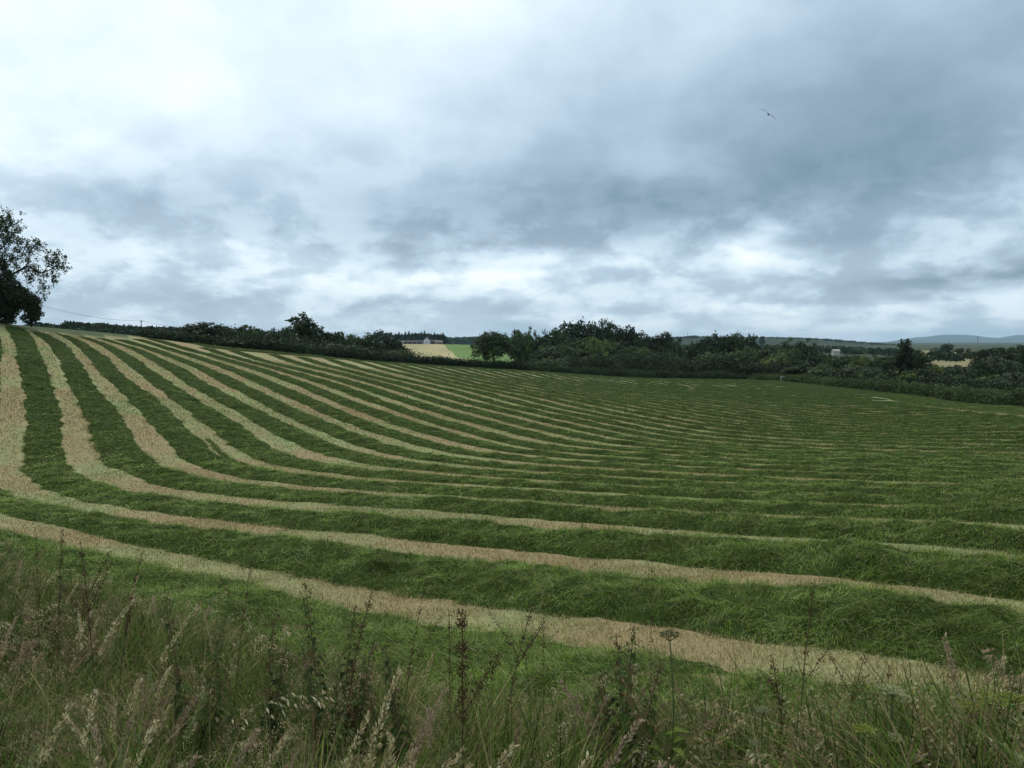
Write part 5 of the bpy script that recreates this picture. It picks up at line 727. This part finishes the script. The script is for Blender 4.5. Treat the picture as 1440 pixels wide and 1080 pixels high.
# lone fence post in the hay field, gate by the hedge
X, Y, Z = at(631, 494, 620); zb = h1(X, Y); o = empty('fence_post', (X, Y, zb), label='lone dark post standing in the pale field on the far slope', cat='post'); m = MB(); tube(m, [(0, 0, -.3), (0, 0, 2.6)], [.22, .2], (.05, .045, .04), 6); m.build('post', M_WOOD, o); m = MB(); tube(m, [(-.6, 0, 2.2), (.6, 0, 2.2)], .1, (.05, .045, .04), 5); m.build('crossbar', M_WOOD, o)
X, Y, Z = at(1104, 533, 158); zb = h1(X, Y); zb = max(zb, Z - 1.3); o = empty('gate', (X, Y, zb), label='white painted gate glimpsed in the hedge below the right wood', cat='gate')
for zz in (.7, 1.1): m = MB(); box(m, (-.8, -.03, zz - .05), (.8, .03, zz + .05), (.55, .56, .55)); m.build('rail', M_PAINT, o)
for xx in (-.8, .8): m = MB(); box(m, (xx - .06, -.05, -.6), (xx + .06, .05, 1.2), (.5, .5, .5)); m.build('gate_post', M_PAINT, o)
# masts on the skyline
for px, pt, Yd, lab in [(967, 466.5, 2450, 'thin lattice mast on the skyline right of the central wood'), (1375, 472.5, 2000, 'faint mast in front of the blue mountains')]:
    X, Y, Z = at(px, pt, Yd); zb = EYE - 3; h = Z - zb; o = empty('radio_mast', (X, Y, zb), label=lab, cat='mast'); m = MB(); w = .9
    for sx in (-1, 1):
        for sy in (-1, 1): tube(m, [(sx * w, sy * w, -4), (sx * w * .35, sy * w * .35, h)], [.22, .14], (.18, .19, .2), 4)
    for k in range(14): f = k / 14; g = (k + 1) / 14; a = w * (1 - .65 * f); b = w * (1 - .65 * g); tube(m, [(-a, -a, h * f), (b, -b, h * g)], .1, (.18, .19, .2), 3); tube(m, [(a, -a, h * f), (-b, -b, h * g)], .1, (.18, .19, .2), 3)
    m.build('lattice', M_WIRE, o); m = MB(); tube(m, [(0, 0, h - 1), (0, 0, h + 3)], .12, (.2, .2, .2), 5); m.build('aerial', M_WIRE, o)
# pole and wires
def wire(name, a, b, sag, r, label):
    a = np.array(a); b = np.array(b); t = np.linspace(0, 1, 24)[:, None]; P = a + (b - a) * t - np.array([0, 0, 1.]) * sag * 4 * t * (1 - t); m = MB(); tube(m, P - a, r, (.04, .045, .05), 4); m.build(name, M_WIRE, loc=tuple(a), label=label, cat='wire', group='overhead wires on the left')
X, Y, Z = at(198.5, 450.5, 300); zb = min(h1(X, Y), at(198, 476, 300)[2]); h = Z - zb; o = empty('utility_pole', (X, Y, zb), label='dark wooden electricity pole on the skyline at the left', cat='pole'); m = MB(); tube(m, [(0, 0, -.5), (0, 0, h)], [.2, .15], (.05, .04, .03), 8); m.build('pole', M_WOOD, o)
m = MB(); box(m, (-.55, -.06, h - .45), (.55, .06, h - .3), (.06, .05, .04)); ca = m.build('crossarm', M_WOOD, o)
for xx in (-.45, .45): m = MB(); tube(m, [(xx, 0, h - .3), (xx, 0, h - .05)], [.06, .04], (.12, .08, .07), 6); m.build('insulator', M_PAINT, ca)
for k, xx in enumerate((-.45, .45)):
    wire('power_line', (X + xx, Y, Z - .05), tuple(np.array(at(20 + k * 3, 419, 190)) + np.array([xx, 0, 0])), 1.6, .022, '%s overhead wire sagging left from the pole to the big tree' % ('front' if k == 0 else 'rear')); wire('power_line', (X + xx, Y, Z - .05), tuple(np.array(at(262, 461, 330)) + np.array([xx, 0, 0])), .5, .025, '%s overhead wire running right from the pole' % ('front' if k == 0 else 'rear'))
# bird: one surface, wings spread, banking
def bird():
    X, Y, Z = at(1080.5, 161, 62); m = MB(); o = empty('bird', (X, Y, Z), label='dark bird gliding with spread wings high in the grey sky', cat='bird')
    bd = [(-.20, .010), (-.15, .03), (-.06, .05), (.04, .055), (.11, .04), (.15, .032), (.19, .03), (.22, .015), (.25, .004)]; C = np.array([(0, a, .01 * cos(a * 8)) for a, _ in bd]); tube(m, C, [b for _, b in bd], (.05, .05, .05), 8)
    for s in (-1, 1):
        pts = [(0.03, .08, -.06, .02), (.16, .11, -.05, .06), (.30, .12, -.02, .07), (.44, .07, -.01, .04), (.56, -.02, -.04, .0)]
        top = [(s * x, a, z + .008) for x, a, b, z in pts] + [(s * x, b, z + .004) for x, a, b, z in pts]; bot = [(x, y, z - .014) for x, y, z in top]; n = 5
        Q = [(i, i + 1, n + i + 1, n + i) for i in range(4)] + [(10 + i, 10 + n + i, 10 + n + i + 1, 10 + i + 1) for i in range(4)] + [(i, 10 + i, 10 + i + 1, i + 1) for i in range(4)] + [(n + i, n + i + 1, 10 + n + i + 1, 10 + n + i) for i in range(4)] + [(4, 9, 19, 14)]
        m.add(top + bot, Q if s > 0 else [q[::-1] for q in Q], None, (.06, .06, .06))
    m.add([(-.05, -.28, 0), (.05, -.28, 0), (.02, -.17, .012), (-.02, -.17, .012), (-.05, -.28, -.01), (.05, -.28, -.01), (.02, -.17, -.012), (-.02, -.17, -.012)], [(0, 1, 2, 3), (4, 7, 6, 5), (0, 4, 5, 1), (1, 5, 6, 2), (3, 7, 4, 0)], None, (.06, .06, .06))
    b = m.build('body', M_FEATHER, o); k = MB(); tube(k, [(0, .235, .0), (0, .275, -.008)], [.012, .002], (.10, .08, .03), 6); k.build('beak', M_FEATHER, o); o.rotation_euler = (radians(10), radians(40), radians(75 - 90)); o.scale = (1.3, 1.3, 1.3)
bird()
# ------------------------------------------------------------------ air
if HAZE > 0:
    mb = MB(); box(mb, (-17600, -17600, -8), (17600, 17600, 190)); m = bpy.data.materials.new('haze_air'); m.use_nodes = True; nt = m.node_tree; nt.nodes.remove(nt.nodes['Principled BSDF'])
    v = nt.nodes.new('ShaderNodeVolumePrincipled'); v.inputs['Color'].default_value = (.60, .83, 1.0, 1); v.inputs['Density'].default_value = HAZE; v.inputs['Anisotropy'].default_value = 0.0; nt.links.new(v.outputs[0], nt.nodes['Material Output'].inputs['Volume'])
    mb.build('haze', m, kind='stuff')
